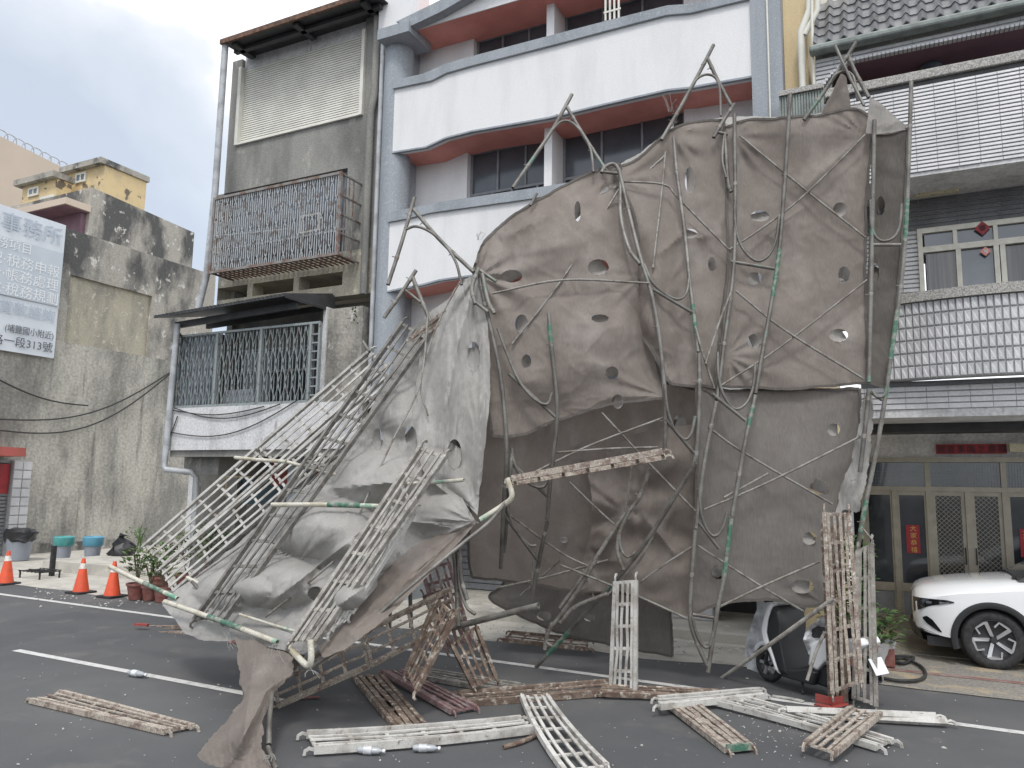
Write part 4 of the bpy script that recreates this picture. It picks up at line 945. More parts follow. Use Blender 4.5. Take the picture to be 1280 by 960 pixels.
def sheet(name, label, rows, mt, fld, nu, nv, off=0., amp=.05, holes=(), bumps=(), ties=(), group=None, cat='netting', frq=(.012, .02), seed=0, edge=1.4, creases=(), hem=False, fine=.0025):
    """a hanging cloth: rows of outline points (px, py[, extra depth]) -> smooth grid of cloth with folds, tie points and cut holes"""
    K = 7; ctrl = []
    for r in rows:
        a = np.array([(q+(0.,))[:3] if len(q) == 2 else q for q in r], float)
        d = np.r_[0, np.cumsum(np.linalg.norm(np.diff(a[:, :2], axis=0), axis=1))]; t = np.linspace(0, d[-1], K)
        ctrl.append(np.stack([np.interp(t, d, a[:, k]) for k in range(3)], 1))
    ctrl = np.array(ctrl)
    def crs(arr, n):
        m_ = len(arr); ext = np.concatenate([[arr[0]*2-arr[1]], arr, [arr[-1]*2-arr[-2]]]); o = []
        for k in range(n+1):
            u = k/n*(m_-1); i = min(int(u), m_-2); t = u-i; o.append(cr(ext[i], ext[i+1], ext[i+2], ext[i+3], t))
        return np.array(o)
    g = crs(ctrl, nv); g = crs(g.transpose(1, 0, 2), nu).transpose(1, 0, 2)       # (nv+1, nu+1, 3)
    for j in range(nv+1):
        for i in range(nu+1):
            x, y, _ = g[j, i]; eb = min(i, nu-i, j, nv-j)
            if eb < 2: v = noise.noise_vector(Vector((x*.06, y*.06, seed*3.1)))*edge+noise.noise_vector(Vector((x*.25, y*.25, seed*3.1+4)))*edge*.5; g[j, i, 0] += v.x; g[j, i, 1] += v.y
    flat = g.reshape(-1, 3)
    kill = np.zeros(len(flat), bool)
    for (hx, hy, rx, ry) in holes:
        dx = (flat[:, 0]-hx)/rx; dy = (flat[:, 1]-hy)/ry; r_ = np.sqrt(dx**2+dy**2)+1e-9
        near = (r_ > .55) & (r_ < 1.5) & (np.abs(r_-1)*min(rx, ry) < 2.6)
        flat[near, 0] = hx+dx[near]/r_[near]*rx; flat[near, 1] = hy+dy[near]/r_[near]*ry
        kill |= (r_ < .99) & ~near
    vs = []
    for x, y, dd in flat:
        n1 = noise.noise(Vector((x*frq[0], y*frq[1], seed)))
        n2 = noise.noise(Vector((x*frq[0]*3.3+n1, y*frq[1]*2.3, seed+9)))
        n3 = 1-abs(noise.noise(Vector((x*frq[0]*2.1+n2*.8, y*frq[1]*1.2, seed+20))))*2
        z_ = amp*(n1*1.0+n2*.14)-amp*.18*max(0, n3)**2
        f1 = 1-abs(noise.noise(Vector((x*.055+n1*2.2, y*.030-n2*1.5, seed+31))))*2; f2 = 1-abs(noise.noise(Vector((x*.028-n2*2, y*.075+n1*2, seed+47))))*2
        z_ -= fine*(max(0, f1)**3+max(0, f2)**3)
        for (tx, ty, ta, tn, tr) in ties:
            ex, ey = x-tx, y-ty; rr = math.hypot(ex, ey)
            if rr < tr*4: an = math.atan2(ey, ex); z_ += .42*ta*math.exp(-rr/tr)*math.sin(an*tn*(.8+.25*noise.noise(Vector((tx, an*1.2, 0)))) )*min(1, rr/28)**1.5*(.4+.6*abs(math.sin(an*1.5+tx)))
        for (bx, by, brx, bry, ba) in bumps:
            q = ((x-bx)/brx)**2+((y-by)/bry)**2
            if q < 1: z_ -= ba*(1-q)**1.0*(1 if ba > 0 else 1)
        for (cx0, cy0, cx1, cy1, ca, cw) in creases:
            L = math.hypot(cx1-cx0, cy1-cy0); t = ((x-cx0)*(cx1-cx0)+(y-cy0)*(cy1-cy0))/L/L
            if -.1 < t < 1.1:
                dq = abs((x-cx0)*(cy1-cy0)-(y-cy0)*(cx1-cx0))/L + 4*noise.noise(Vector((t*4, cx0, 0)))
                z_ -= ca*math.exp(-abs(dq)/cw)*max(0, math.sin(math.pi*min(max(t, 0), 1)))**.5
        vs.append(P(x, y, Y=fld(x, y)+off+dd+z_))
    m = M(); fs = []
    for j in range(nv):
        for i in range(nu):
            q = (j*(nu+1)+i, j*(nu+1)+i+1, (j+1)*(nu+1)+i+1, (j+1)*(nu+1)+i)
            if any(kill[k] for k in q): continue
            cx = sum(flat[k, 0] for k in q)/4; cy = sum(flat[k, 1] for k in q)/4
            if any(((cx-h[0])/h[2])**2+((cy-h[1])/h[3])**2 < .93 for h in holes): continue
            fs.append(q)
    m.add(vs, fs); m.smooth = True
    o = thing(name, label, cat, (np.mean([v.x for v in vs]), np.mean([v.y for v in vs]), min(v.z for v in vs)), group)
    m.build('cloth', A[mt], o)
    if hem:
        gv = lambda j, i: vs[j*(nu+1)+i]; q = M()
        for path in ([gv(0, i) for i in range(0, nu+1, 2)], [gv(nv, i) for i in range(0, nu+1, 2)], [gv(j, 0) for j in range(0, nv+1, 2)], [gv(j, nu) for j in range(0, nv+1, 2)]):
            q.sweep([v+Vector((.004, -.012, 0)) for v in path], .028, .006, (.4, -.9, .1))
        q.build('hem', A['netdark'], o)
    # the cut flaps still hang on one side of each wind hole
    for k, (hx, hy, rx, ry) in enumerate(holes):
        a0 = random.uniform(0, 6.28); fm = M(); c0 = fld(hx, hy)+off
        pts = [(hx+rx*math.cos(a0+t), hy+ry*math.sin(a0+t), 0) for t in np.linspace(-2.1, 2.1, 9)]
        tip = [(hx+rx*(-math.cos(a0)*.62+.72*math.cos(a0+math.pi/2)*s), hy+ry*(-math.sin(a0)*.62+.72*math.sin(a0+math.pi/2)*s), .10) for s in np.linspace(-1, 1, 9)]
        q = [P(p_[0], p_[1], Y=c0-.01) for p_ in pts]+[P(p_[0], p_[1], Y=c0+p_[2]+.02*math.sin(p_[0])) for p_ in tip]
        fm.smooth = True; fm.add(q, [(i, i+1, 9+i+1, 9+i) for i in range(8)]); fm.build('hole_flap', A['netmid' if mt in ('net', 'netlow') else mt], o)
    return o
GN = 'debris netting of the collapsed scaffold'
# upper right sheet
sheet('debris_netting', 'upper right brown netting sheet with round wind holes beside the tiled house', [
    [(905,160),(935,150),(985,148),(1040,142),(1078,134),(1092,150)],
    [(908,240),(1000,238),(1083,240)],
    [(910,330),(1000,330),(1081,335)],
    [(900,420),(1000,415),(1083,418)],
    [(893,482),(930,485),(1000,486),(1084,478)]], 'net', FB, 84, 150, amp=.06, hem=True, seed=1, group=GN,
    holes=[(950,270,12,7),(943,348,9,8.5),(943,426,8.5,9),(1050,262,8.5,9),(1055,343,7.5,10),(1048,419,12,8)],
    ties=[(908,445,.10,16,60),(1082,170,.07,12,50),(918,170,.08,14,40),(1083,300,.03,10,30)], creases=[(915,165,1080,290,.03,7),(1080,168,990,250,.05,9),(960,300,1010,255,.06,8)])
# lower right sheet
sheet('debris_netting', 'lower right dark netting sheet hanging above the covered scooter', [
    [(870,480),(900,487),(960,488),(1040,487),(1074,486)],
    [(872,560),(980,560),(1074,560)],
    [(868,650),(980,650),(1062,640)],
    [(864,720),(960,716),(1040,712)],
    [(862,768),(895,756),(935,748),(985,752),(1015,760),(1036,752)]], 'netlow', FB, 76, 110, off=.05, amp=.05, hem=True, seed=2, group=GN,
    holes=[(1042,537,8,8),(1024,609,12,9),(1012,673,9,8),(1003,733,14,9),(898,716,8,8)], ties=[(1074,487,.05,10,40),(868,690,.03,9,30),(1030,755,.06,10,40)], frq=(.010,.006))
# centre top sheet
sheet('debris_netting', 'centre netting sheet sagging between the two tall bent pole pairs', [
    [(765,212),(790,203),(815,185),(840,160),(870,152),(905,150)],
    [(790,260),(850,250),(912,250)],
    [(800,330,.12),(812,330,-.10),(850,330),(910,330)],
    [(796,400,.15),(812,402,-.12),(850,405),(900,410)],
    [(815,440),(850,462),(875,478),(896,484)],
    [(838,480),(862,482),(880,486),(893,496)]], 'net', FB, 62, 120, off=.03, amp=.07, hem=True, seed=3, group=GN,
    holes=[(862,225,6,17),(862,292,10,6),(890,330,5,9)], ties=[(838,165,.12,14,40),(775,225,.10,14,50),(908,250,.05,12,40),(835,355,.07,9,50)], creases=[(820,320,870,280,.10,7),(845,175,880,190,.07,8),(860,300,905,290,.07,8)])
# big left panel
sheet('debris_netting', 'largest left netting panel bulging toward the street with torn patches', [
    [(592,338),(604,305),(640,270),(690,240),(735,218),(774,205)],
    [(596,380),(660,350),(730,330),(785,305),(803,300,.25)],
    [(604,430),(680,410),(750,395),(790,362),(810,360,.30)],
    [(608,480),(690,470),(760,450),(798,432),(816,430,.28)],
    [(612,520),(680,515),(760,490),(810,488),(830,490,.1)],
    [(616,545),(650,545),(700,524),(760,506),(830,497)]], 'net', FB, 108, 130, amp=.085, hem=True, seed=4, group=GN,
    holes=[(722,264,4,13),(640,345,13,8),(748,334,13,10),(658,452,6,9),(652,405,8,12),(750,398,11,5),(772,502,7,9),(765,466,8,8)],
    ties=[(772,212,.14,16,60),(598,345,.14,14,60),(830,495,.10,14,50),(805,345,.08,12,40)], bumps=[(690,300,110,70,.12),(720,430,110,90,.10)], creases=[(625,300,700,262,.10,9),(640,320,735,300,.06,10)])
# dark inner sheet below
sheet('debris_netting', 'dark inner netting in the shade under the largest panel', [
    [(598,480),(680,505),(760,488),(840,478),(880,490)],
    [(592,560),(680,560),(780,540),(874,560)],
    [(588,640),(680,640),(780,620),(870,640)],
    [(586,700),(680,700),(780,690),(868,700)],
    [(590,722),(670,730),(730,742),(800,742),(866,770)]], 'net', FB, 76, 80, off=.5, amp=.12, hem=True, seed=5, group=GN, holes=[(705,675,5,4),(835,695,6,8),(850,530,8,12)],
    ties=[(780,640,.07,9,60),(870,690,.05,7,50)], creases=[(720,560,780,650,.25,10),(740,700,790,640,.25,12)], frq=(.014,.012))
sheet('debris_netting', 'crumpled darker netting gathered around the middle frame', [
    [(735,585),(765,560),(800,540),(868,530)],
    [(740,650),(770,640),(810,630),(866,640)],
    [(725,715),(770,690),(820,690),(864,700)],
    [(725,740),(775,738),(820,755),(862,772)]], 'net', FB, 50, 60, off=.26, amp=.16, seed=6, group=GN, ties=[(782,640,.10,8,50)], creases=[(745,690,790,640,.2,8),(800,640,850,700,.15,9)])
sheet('debris_netting', 'low netting panel almost touching the road behind the upright ladder deck', [
    [(640,712),(700,715),(770,730),(838,760)],
    [(625,735),(700,750),(770,765),(839,785)],
    [(612,748),(690,775),(770,798),(840,803)],
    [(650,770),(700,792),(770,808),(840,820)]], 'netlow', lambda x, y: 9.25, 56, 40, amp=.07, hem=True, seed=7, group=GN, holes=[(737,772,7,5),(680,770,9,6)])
# narrow sheet on the right outer side
sheet('debris_netting', 'narrow dark netting strip between the last two right hand poles', [
    [(1090,168),(1112,168),(1135,160)],
    [(1090,240),(1110,240),(1131,240)],
    [(1086,330),(1105,330),(1125,330)],
    [(1084,400),(1100,400),(1118,400)],
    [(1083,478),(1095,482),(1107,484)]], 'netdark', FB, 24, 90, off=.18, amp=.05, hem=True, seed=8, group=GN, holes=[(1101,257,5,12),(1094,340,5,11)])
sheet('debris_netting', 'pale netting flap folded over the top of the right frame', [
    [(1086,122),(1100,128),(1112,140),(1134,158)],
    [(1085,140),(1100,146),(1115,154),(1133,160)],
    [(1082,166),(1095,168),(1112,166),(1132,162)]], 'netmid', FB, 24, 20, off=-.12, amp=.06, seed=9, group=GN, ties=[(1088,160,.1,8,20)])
sheet('debris_netting', 'small pointed netting scrap inside the topmost right frame', [
    [(1050,92),(1054,92),(1058,96)],
    [(1040,115),(1050,115),(1061,118)],
    [(1030,135),(1045,137),(1066,138)],
    [(1026,148),(1045,146),(1076,140)]], 'net', FB, 20, 22, off=.1, amp=.05, seed=10, group=GN)
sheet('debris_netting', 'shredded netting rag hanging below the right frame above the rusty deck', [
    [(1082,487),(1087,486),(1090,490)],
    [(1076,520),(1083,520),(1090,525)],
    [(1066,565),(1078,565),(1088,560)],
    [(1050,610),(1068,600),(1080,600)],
    [(1042,640),(1060,634),(1074,640)]], 'netdustlit', FB, 18, 46, off=-.06, amp=.12, seed=11, group=GN, edge=5, frq=(.05,.02))
# bright top roll over the rim of the big panel (skylight put into its pale colour)
sheet('debris_netting', 'netting roll painted skylit pale, draped over the upper rim of the left panel', [
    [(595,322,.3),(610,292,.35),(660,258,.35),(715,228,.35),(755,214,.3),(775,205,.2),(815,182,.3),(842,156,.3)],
    [(594,342,.1),(616,322,.14),(664,290,.14),(716,260,.14),(757,242,.12),(778,226,.12),(818,210,.12),(846,180,.1)]], 'netdustlit', FB, 100, 10, off=-.07, amp=.05, seed=12, group=GN)
sheet('debris_netting', 'netting roll painted skylit pale, draped over the rim of the right sheets', [  # light on the rim is put into the colour here as well
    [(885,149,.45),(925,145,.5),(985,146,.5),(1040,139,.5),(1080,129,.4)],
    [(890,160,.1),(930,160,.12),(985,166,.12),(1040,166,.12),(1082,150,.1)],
    [(900,180,.14),(925,194,.16),(960,216,.16),(1010,216,.16),(1055,196,.14),(1080,170,.12)]], 'netdustlit', FB, 70, 22, off=-.05, amp=.09, seed=13, group=GN, ties=[(1080,160,.1,10,30),(905,165,.1,9,30)])
# left bright fold
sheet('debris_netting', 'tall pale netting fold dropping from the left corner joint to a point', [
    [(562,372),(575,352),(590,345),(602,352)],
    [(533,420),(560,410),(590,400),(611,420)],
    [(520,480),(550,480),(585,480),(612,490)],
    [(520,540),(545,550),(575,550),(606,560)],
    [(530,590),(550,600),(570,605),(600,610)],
    [(560,618),(570,622),(585,632),(597,645)]], 'netdustlit', FH, 56, 110, off=-.08, amp=.11, fine=.006, seed=14, group=GN, holes=[(592,446,8,19),(568,568,9,19)],
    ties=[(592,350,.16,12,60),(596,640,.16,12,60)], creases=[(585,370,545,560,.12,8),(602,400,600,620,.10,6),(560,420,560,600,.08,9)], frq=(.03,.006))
# main crumpled heap
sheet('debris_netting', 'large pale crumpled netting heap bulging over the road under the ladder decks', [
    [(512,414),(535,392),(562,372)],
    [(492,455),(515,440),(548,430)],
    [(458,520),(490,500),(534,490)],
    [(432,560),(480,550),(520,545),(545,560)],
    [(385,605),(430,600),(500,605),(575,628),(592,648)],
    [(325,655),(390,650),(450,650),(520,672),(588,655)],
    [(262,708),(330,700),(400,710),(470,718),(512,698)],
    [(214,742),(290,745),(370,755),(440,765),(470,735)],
    [(206,756),(262,790),(330,805),(392,806),(436,770)]], 'netdustlit', FH, 130, 170, amp=.10, fine=.006, seed=15, group=GN, holes=[(472,549,6.5,14),(513,545,7,13),(395,742,11,9)],
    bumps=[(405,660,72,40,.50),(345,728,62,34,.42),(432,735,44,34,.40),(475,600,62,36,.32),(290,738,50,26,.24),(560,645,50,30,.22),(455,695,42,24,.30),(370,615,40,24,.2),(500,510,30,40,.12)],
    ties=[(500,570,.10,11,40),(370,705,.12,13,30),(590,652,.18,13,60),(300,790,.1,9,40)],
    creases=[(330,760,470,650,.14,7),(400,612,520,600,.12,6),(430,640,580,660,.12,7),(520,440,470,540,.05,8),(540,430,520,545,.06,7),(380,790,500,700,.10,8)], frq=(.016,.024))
sheet('debris_netting', 'grey underside band of the heap stretched from the elbow pipe down to the road', [
    [(592,646),(560,662),(505,690),(470,725),(440,770),(398,808)],
    [(594,652),(556,680),(515,715),(480,752),(450,788),(405,822)],
    [(594,656),(552,700),(520,735),(490,765),(462,790),(430,812)]], 'net', FH, 90, 34, off=-.10, amp=.07, fine=.006, seed=16, group=GN, ties=[(594,650,.12,8,70)], creases=[(590,652,430,800,.07,6)])
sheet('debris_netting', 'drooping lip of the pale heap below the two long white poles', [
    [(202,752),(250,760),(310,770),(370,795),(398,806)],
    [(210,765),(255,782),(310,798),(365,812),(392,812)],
    [(232,792),(260,802),(300,800),(350,812),(378,818)]], 'netdustlit', FH, 60, 24, off=-.05, amp=.09, fine=.006, seed=17, group=GN)
sheet('debris_netting', 'long twisted netting tail hanging from the heap and spread on the asphalt', [
    [(296,796,5.42),(320,802,5.38),(345,812,5.3),(366,822,5.22)],
    [(300,850,5.15),(315,852,5.1),(338,853,5.05),(364,838,5.12)],
    [(303,872,4.98),(315,868,4.9),(330,866,4.86),(346,862,5.0)],
    [(288,893,4.75),(305,893,4.6),(320,892,4.6),(336,885,4.8)],
    [(264,922,4.5),(285,922,4.36),(305,920,4.36),(326,912,4.55)],
    [(245,950,4.34),(275,950,4.30),(305,948,4.30),(328,938,4.42)],
    [(238,972,4.26),(275,975,4.22),(310,972,4.22),(340,962,4.36)]], 'net', lambda x, y: 0., 50, 100, amp=.05, fine=.006, seed=18, group=GN, edge=4, creases=[(320,810,300,950,.07,6),(350,830,285,960,.08,5)], ties=[(350,815,.08,9,30)], frq=(.03,.012))
sheet('debris_netting', 'dark back flap of netting behind the hanging tail', [
    [(300,800,5.6),(330,806,5.6),(382,818,5.6)],
    [(303,840,5.45),(330,842,5.45),(370,836,5.5)],
    [(304,876,5.3),(322,872,5.3),(350,858,5.4)]], 'netdark', lambda x, y: 0., 26, 26, amp=.05, seed=19, group=GN)

# ------------------------------------------------------------------ poles and frames
FO = -.16
def pole(label, pts, r=.0215, fld=FB, off=FO, mt='pole', bands=(), name='scaffold_pole', cat='pole', group='loose scaffold poles', hollow=True, sm=True):
    q = [W(p, fld, off) for p in pts]; q = smooth_path(q, 5) if sm else q
    c = min(q, key=lambda v: v.z); t = thing(name, label, cat, c, group)
    tb = M().tube(q, r, 10, hollow).build('tube', A[mt], t)
    for (a_, c_) in bands: band(q, a_, c_, r, t)
    return t
def band(q, a_, c_, r, par):
    n = len(q); i0, i1 = int(a_*(n-1)), max(int(c_*(n-1)), int(a_*(n-1))+1); seg = q[i0:i1+1]
    M().tube(seg, r+.0015, 10, False).build('green_band', A['green'], par)
def frame(label, posts, bars=(), arches=(), fld=FB, off=FO, mt='pole', r=.0225, group='bent scaffold frames', bands=()):
    """one welded frame: posts, crossbars and the curved arch tube"""
    Q = [smooth_path([W(p, fld, off) for p in ps], 5) for ps in posts]
    base = min((v for q in Q for v in q), key=lambda v: v.z); t = thing('scaffold_section', label, 'scaffold section', base, group)
    for k, q in enumerate(Q):
        M().tube(q, r, 10).build('post', A[mt], t)
        for (kk, a_, c_) in bands:
            if kk == k: band(q, a_, c_, r, t)
    cl = M()
    for q in Q:
        n = len(q)
        for f_ in (.22, .78):
            i_ = int(f_*(n-1)); d_ = (q[min(i_+1, n-1)]-q[i_]).normalized() if i_ < n-1 else (q[i_]-q[i_-1]).normalized()
            cl.tube([q[i_]-d_*.022, q[i_]+d_*.022], r+.0025, 8, False); sd_ = d_.cross(Vector((random.uniform(-1, 1), -1, .2))).normalized(); cl.tube([q[i_], q[i_]+sd_*.055], .006, 5, False)
    cl.build('pins', A['brace'], t, kind='stuff')
    for ps in bars: M().tube(smooth_path([W(p, fld, off) for p in ps], 4), r*.85, 9, False).build('crossbar', A[mt], t)
    for ps in arches: M().tube(smooth_path([W(p, fld, off-.01) for p in ps], 6), r*.72, 9, False).build('arch', A[mt], t)
    return t
frame('rightmost frame with a green banded outer post beside the tiled house',
      [[(1139,102),(1136,200),(1129,330),(1109,480)],[(1093,150),(1090,300),(1086,478)]], [[(1088,306),(1126,306)]], [[(1088,250),(1090,285),(1098,299),(1108,301),(1119,295),(1125,280),(1127,255)]], bands=[(0, .48, .60), (0, .84, .96)])
frame('lower right frame whose long post ends behind the rusty upright deck',
      [[(1109,482),(1096,560),(1080,640),(1070,700)],[(1086,486),(1083,520),(1075,590)]], [[(1087,489),(1103,500)]], [[(1090,488),(1096,496),(1105,494),(1110,478)]], off=-.2, bands=[(0, .0, .10), (0, .62, .85)])
frame('tall central right frame ending high above the awning',
      [[(988,117),(980,240),(972,330),(955,430),(944,492)],[(918,143),(919,250),(917,335),(905,430),(896,500)]], [[(914,327),(968,336)]], [[(918,255),(920,285),(928,310),(945,326),(960,320),(970,300),(974,270)]], bands=[(0, .48, .60)])
frame('central right frame just below the netting seam',
      [[(944,494),(930,560),(915,645)],[(895,502),(880,580),(870,660)]], [[(890,492),(932,526)]], [[(897,440),(898,470),(905,495),(918,511),(932,505),(941,485),(944,455)]], off=-.2, bands=[(0, .10, .35)])
frame('lowest central frame dangling upside down just above the road',
      [[(914,648),(905,720),(897,760),(885,840)],[(869,662),(864,730),(863,775),(872,805),(884,832)]], [[(870,648),(899,686)],[(866,768),(892,772)]], [[(874,610),(876,640),(884,662),(893,670),(902,662),(909,640)],[(865,770),(870,790),(878,806),(886,808),(892,790)]], off=-.2, bands=[(0, .05, .35)])
frame('middle frame with its arch hanging over the sagging centre sheet',
      [[(842,172),(846,215),(856,290),(862,350),(868,400),(873,440)],[(774,212),(785,260),(800,320),(815,370),(824,420),(832,500)]], [[(817,362),(866,391)]], [[(805,330),(815,352),(832,368),(848,374),(858,366),(862,345)]], bands=[(0, .72, .9)])
frame('middle lower frame with kinked long post above the rusty beam',
      [[(874,442),(874,500),(871,560),(868,578)],[(832,500),(831,560),(828,580)]], [[(832,524),(868,567)]], [[(831,480),(834,510),(842,535),(855,549),(864,542),(869,520)]], off=-.2)
pole('kinked long pole slanting from the middle frame down to its green foot on the road', [(869,578,7.7),(855,602,7.75),(800,688,7.9),(740,758,8.05),(670,834,8.12)], .023, bands=[(.86, .99)])
frame('left corner frame beneath the folded netting corner',
      [[(598,338),(604,370),(618,430),(627,480),(633,560),(629,640),(626,710)],[(686,392),(689,430),(696,500),(695,540),(688,600),(684,650)]], [[(636,467),(694,521)]], [[(622,410),(635,445),(650,478),(668,499),(684,505),(690,490)]], bands=[(1, .1, .2)])
frame('left lower frame with a thin arch in front of the dark inner netting',
      [[(640,560),(637,600),(630,690)],[(684,652),(676,690),(664,750)]], [[(636,576),(686,622)],[(628,640),(672,700)]], [[(639,560),(645,585),(662,605),(680,608),(688,590)],[(631,620),(640,655),(660,680),(670,682)]], off=-.1)
# A shaped frames sticking up above the netting
def aframe(label, l1, l2, ar, off=-.05, bar=None):
    frame(label, [l1, l2], [bar] if bar else [], [ar], off=off, group='frames sticking up above the netting')
aframe('A shaped frame end standing above the left middle of the netting', [(715,118),(690,163),(665,200),(641,235)], [(708,133),(730,170),(757,212)], [(690,163),(700,153),(712,152),(726,164),(738,186),(742,215)])
aframe('tallest A shaped frame end in front of the white parapet', [(892,56),(872,95),(850,135),(827,175)], [(884,72),(898,102),(914,132)], [(862,112),(872,98),(884,93),(895,98),(900,115),(901,145)])
aframe('leftmost upper A shaped frame with a long dangling leg', [(518,247),(503,300),(485,356)], [(517,262),(550,300),(592,340)], [(507,287),(520,283),(538,290),(556,306),(570,328),(577,356)])
aframe('small A shaped frame left of the folded netting corner', [(520,338),(502,366),(480,397)], [(516,347),(524,368),(538,402)], [(507,363),(516,370),(526,378)])
aframe('rusty A shaped frame at the top in front of the maroon balcony', [(1070,53),(1050,85),(1028,118),(1005,150)], [(1060,68),(1068,88),(1086,122)], [(1036,106),(1044,94),(1056,89),(1066,95),(1070,110),(1072,126)])
pole('single straight bare pole crossing the rusty top frame', [(1044,57),(1060,92),(1080,132)], .016, off=-.12)
pole('short pole stub poking out beside the left rim of the netting', [(671,242),(663,257)], .016, sm=False)
pole('short stub left of the grey column above the grey deck ends', [(454,427,7.4),(462,440,7.3)], .016, sm=False)
frame('bent hook frame lying over the netting rim at its centre', [[(752,216),(756,209),(766,205),(773,212),(778,240)],[(776,228),(776,270),(786,310),(800,330)]], [[(755,215),(772,217)]], [], off=-.14)
frame('small corner frame wedged in the folded left netting corner', [[(598,336),(590,360),(594,380)],[(603,342),(610,376),(618,392)]], [[(592,376),(610,390)],[(600,338),(620,352)]], [], off=-.22)
frame('short double post frame between centre and right netting', [[(918,130),(905,150),(892,172)],[(906,166),(910,225),(914,240)]], [[(895,165),(910,168)]], [[(905,170),(903,200),(908,222)]], off=-.1)
# braces
def brace(label, pts, off=-.13, fld=FB, r=.0125): return pole(label, pts, r, fld, off, 'brace', name='brace_rod', cat='brace', group='thin diagonal brace rods', hollow=False)
brace('diagonal rod across the upper right sheet falling to the right', [(925,170),(1010,240),(1082,297)])
brace('diagonal rod across the upper right sheet rising to the right', [(912,312),(960,280),(1010,240),(1082,168)], -.15)
brace('lower diagonal rod on the upper right sheet rising right to the outer frame', [(898,484),(975,434),(1084,350)])
brace('lower diagonal rod on the upper right sheet ending at the seam corner', [(920,364),(980,412),(1080,474)], -.15)
brace('diagonal rod on the lower right sheet falling to the torn edge', [(885,534),(930,566),(1040,630)])
brace('diagonal rod on the lower right sheet rising to the shredded rag', [(880,637),(960,603),(1075,546)], -.15)
brace('short rod end lying along the lower right sheet', [(905,622),(960,592)], -.15)
brace('lowest rod falling right toward the scooter handlebar', [(872,682),(950,732),(1004,764)])
brace('lowest rod rising right behind the rusty upright deck', [(896,760),(955,732),(1024,702)], -.15)
brace('bent rod over the centre sheet from the hook frame to the right', [(780,227),(830,231),(850,250),(915,316)])
brace('upright thin rod crossing the centre sheet', [(832,190),(826,250),(816,335)], -.12)
brace('thin rod falling left across the largest panel', [(776,233),(702,350),(640,430)], -.08)
brace('level pale rod across the largest panel', [(615,367),(704,350),(812,354)], -.18)
brace('thin rod along the centre seam falling left', [(914,365),(900,400),(882,455)], -.25)
brace('rod stub between the centre poles', [(869,408),(878,440),(893,486)], -.2)
brace('rod rising to the middle frame above the rusty beam', [(640,605),(730,560),(835,520)], -.12)
brace('level rod just above the rusty beam', [(690,566),(760,561),(822,559)], -.1)
brace('steep rod falling right from the edge of the largest panel', [(752,516),(812,580),(872,642)], -.1)
brace('rod from the rusty beam falling to the middle frame foot', [(712,603),(745,635),(775,662)], 0)
brace('steep short rod below the rusty beam', [(790,578),(786,610),(781,640)], -.1)
brace('rod falling right behind the upright ladder deck', [(700,706),(765,732)], -.1)
brace('rod rising right beside the upright ladder deck', [(800,728),(830,706),(866,683)], -.1)
brace('rod falling right below the inner netting', [(797,745),(830,760),(860,774)], -.1)
brace('green tinted rod in the dark left zone', [(668,690),(664,740)], -.1)
brace('thin rod fan left of the dark inner netting falling right', [(632,640),(700,690),(740,710)], .1)
brace('thin rod crossing low behind the capped pipe', [(620,735),(680,722),(760,700)], .1)
brace('rod in the curled frame below the beam falling left', [(758,745),(800,700),(838,622)], .0)
frame('curled small frame wrapped in dark netting below the rusty beam', [[(812,585),(800,620),(783,645),(774,668),(772,690),(779,712)],[(783,640),(772,655),(740,705),(700,760)]], [], [[(774,664),(776,685),(784,696),(795,690)]], off=-.05, mt='brace')
frame('fallen frame with curved tail behind the bent rods near the road', [[(745,700),(722,738),(700,770),(685,790),(681,812)],[(760,742),(720,758),(700,778)]], [], [[(690,778),(682,800),(690,808)]], off=-.1, mt='brace')
brace('slanted thin rod behind the torn rag', [(700,700),(650,745)], .2)

# rusty beam: deck seen edge-on later; long thin pipes near the heap
pole('long thin bent pipe running along the underside of the heap to the elbow', [(388,835,5.2),(430,806,5.3),(500,744,5.55),(575,682,5.9),(612,652,6.1),(632,628,6.2)], .017, mt='pole')
pole('white elbow pipe hanging at the end of the long thin pipe', [(634,598,6.2),(640,620,6.2),(628,632,6.2),(600,650,6.1)], .024, mt='polelight')
pole('long pale pole with green paint sticking out left of the heap', [(137,708,6.0),(180,729,6.0),(222,748,6.0)], .024, mt='polelight', bands=[(.52, .8)], group='pale poles on the heap')
pole('pole lying behind the long pale pole across the netting lip', [(200,738,6.12),(250,748,6.1),(312,757,6.0)], .020, group='pale poles on the heap')
pole('front pale pole with green middle lying on the heap lip', [(206,752,5.75),(275,776,5.5),(347,803,5.3)], .025, mt='polelight', bands=[(.48, .72)], group='pale poles on the heap')
pole('short crossed pale pole on the heap near the grey decks', [(234,722,6.2),(265,738,6.1),(302,756,6.0)], .020, mt='polelight', group='pale poles on the heap')
pole('small crossed pole stub under the short pale pole', [(240,727,6.1),(262,752,6.0)], .018, mt='pole', sm=False, group='pale poles on the heap')
pole('level pole with green middle lying across the two heap decks', [(340,631,5.75),(410,631,5.75),(479,633,5.8)], .023, mt='polelight', bands=[(.5, .8)], group='pale poles on the heap')
pole('upper level pole pointing left over the white parapet', [(294,572,6.7),(325,575,6.65),(358,577,6.6)], .022, mt='polelight', group='pale poles on the heap')
pole('long pole continuing right from the upper level pole', [(358,577,6.62),(400,588,6.5),(450,600,6.3),(510,605,6.2)], .018, mt='polelight', group='pale poles on the heap')
pole('pole crossing the right side of the heap with a dark open end', [(505,605,6.1),(540,603,6.05),(580,600,6.0)], .018, mt='polelight', group='pale poles on the heap')
pole('white elbow pipe at the lower tip of the heap', [(360,808,5.1),(372,821,5.05),(385,832,5.0),(389,822,4.98),(388,800,5.0)], .026, mt='polelight', group='pale poles on the heap')
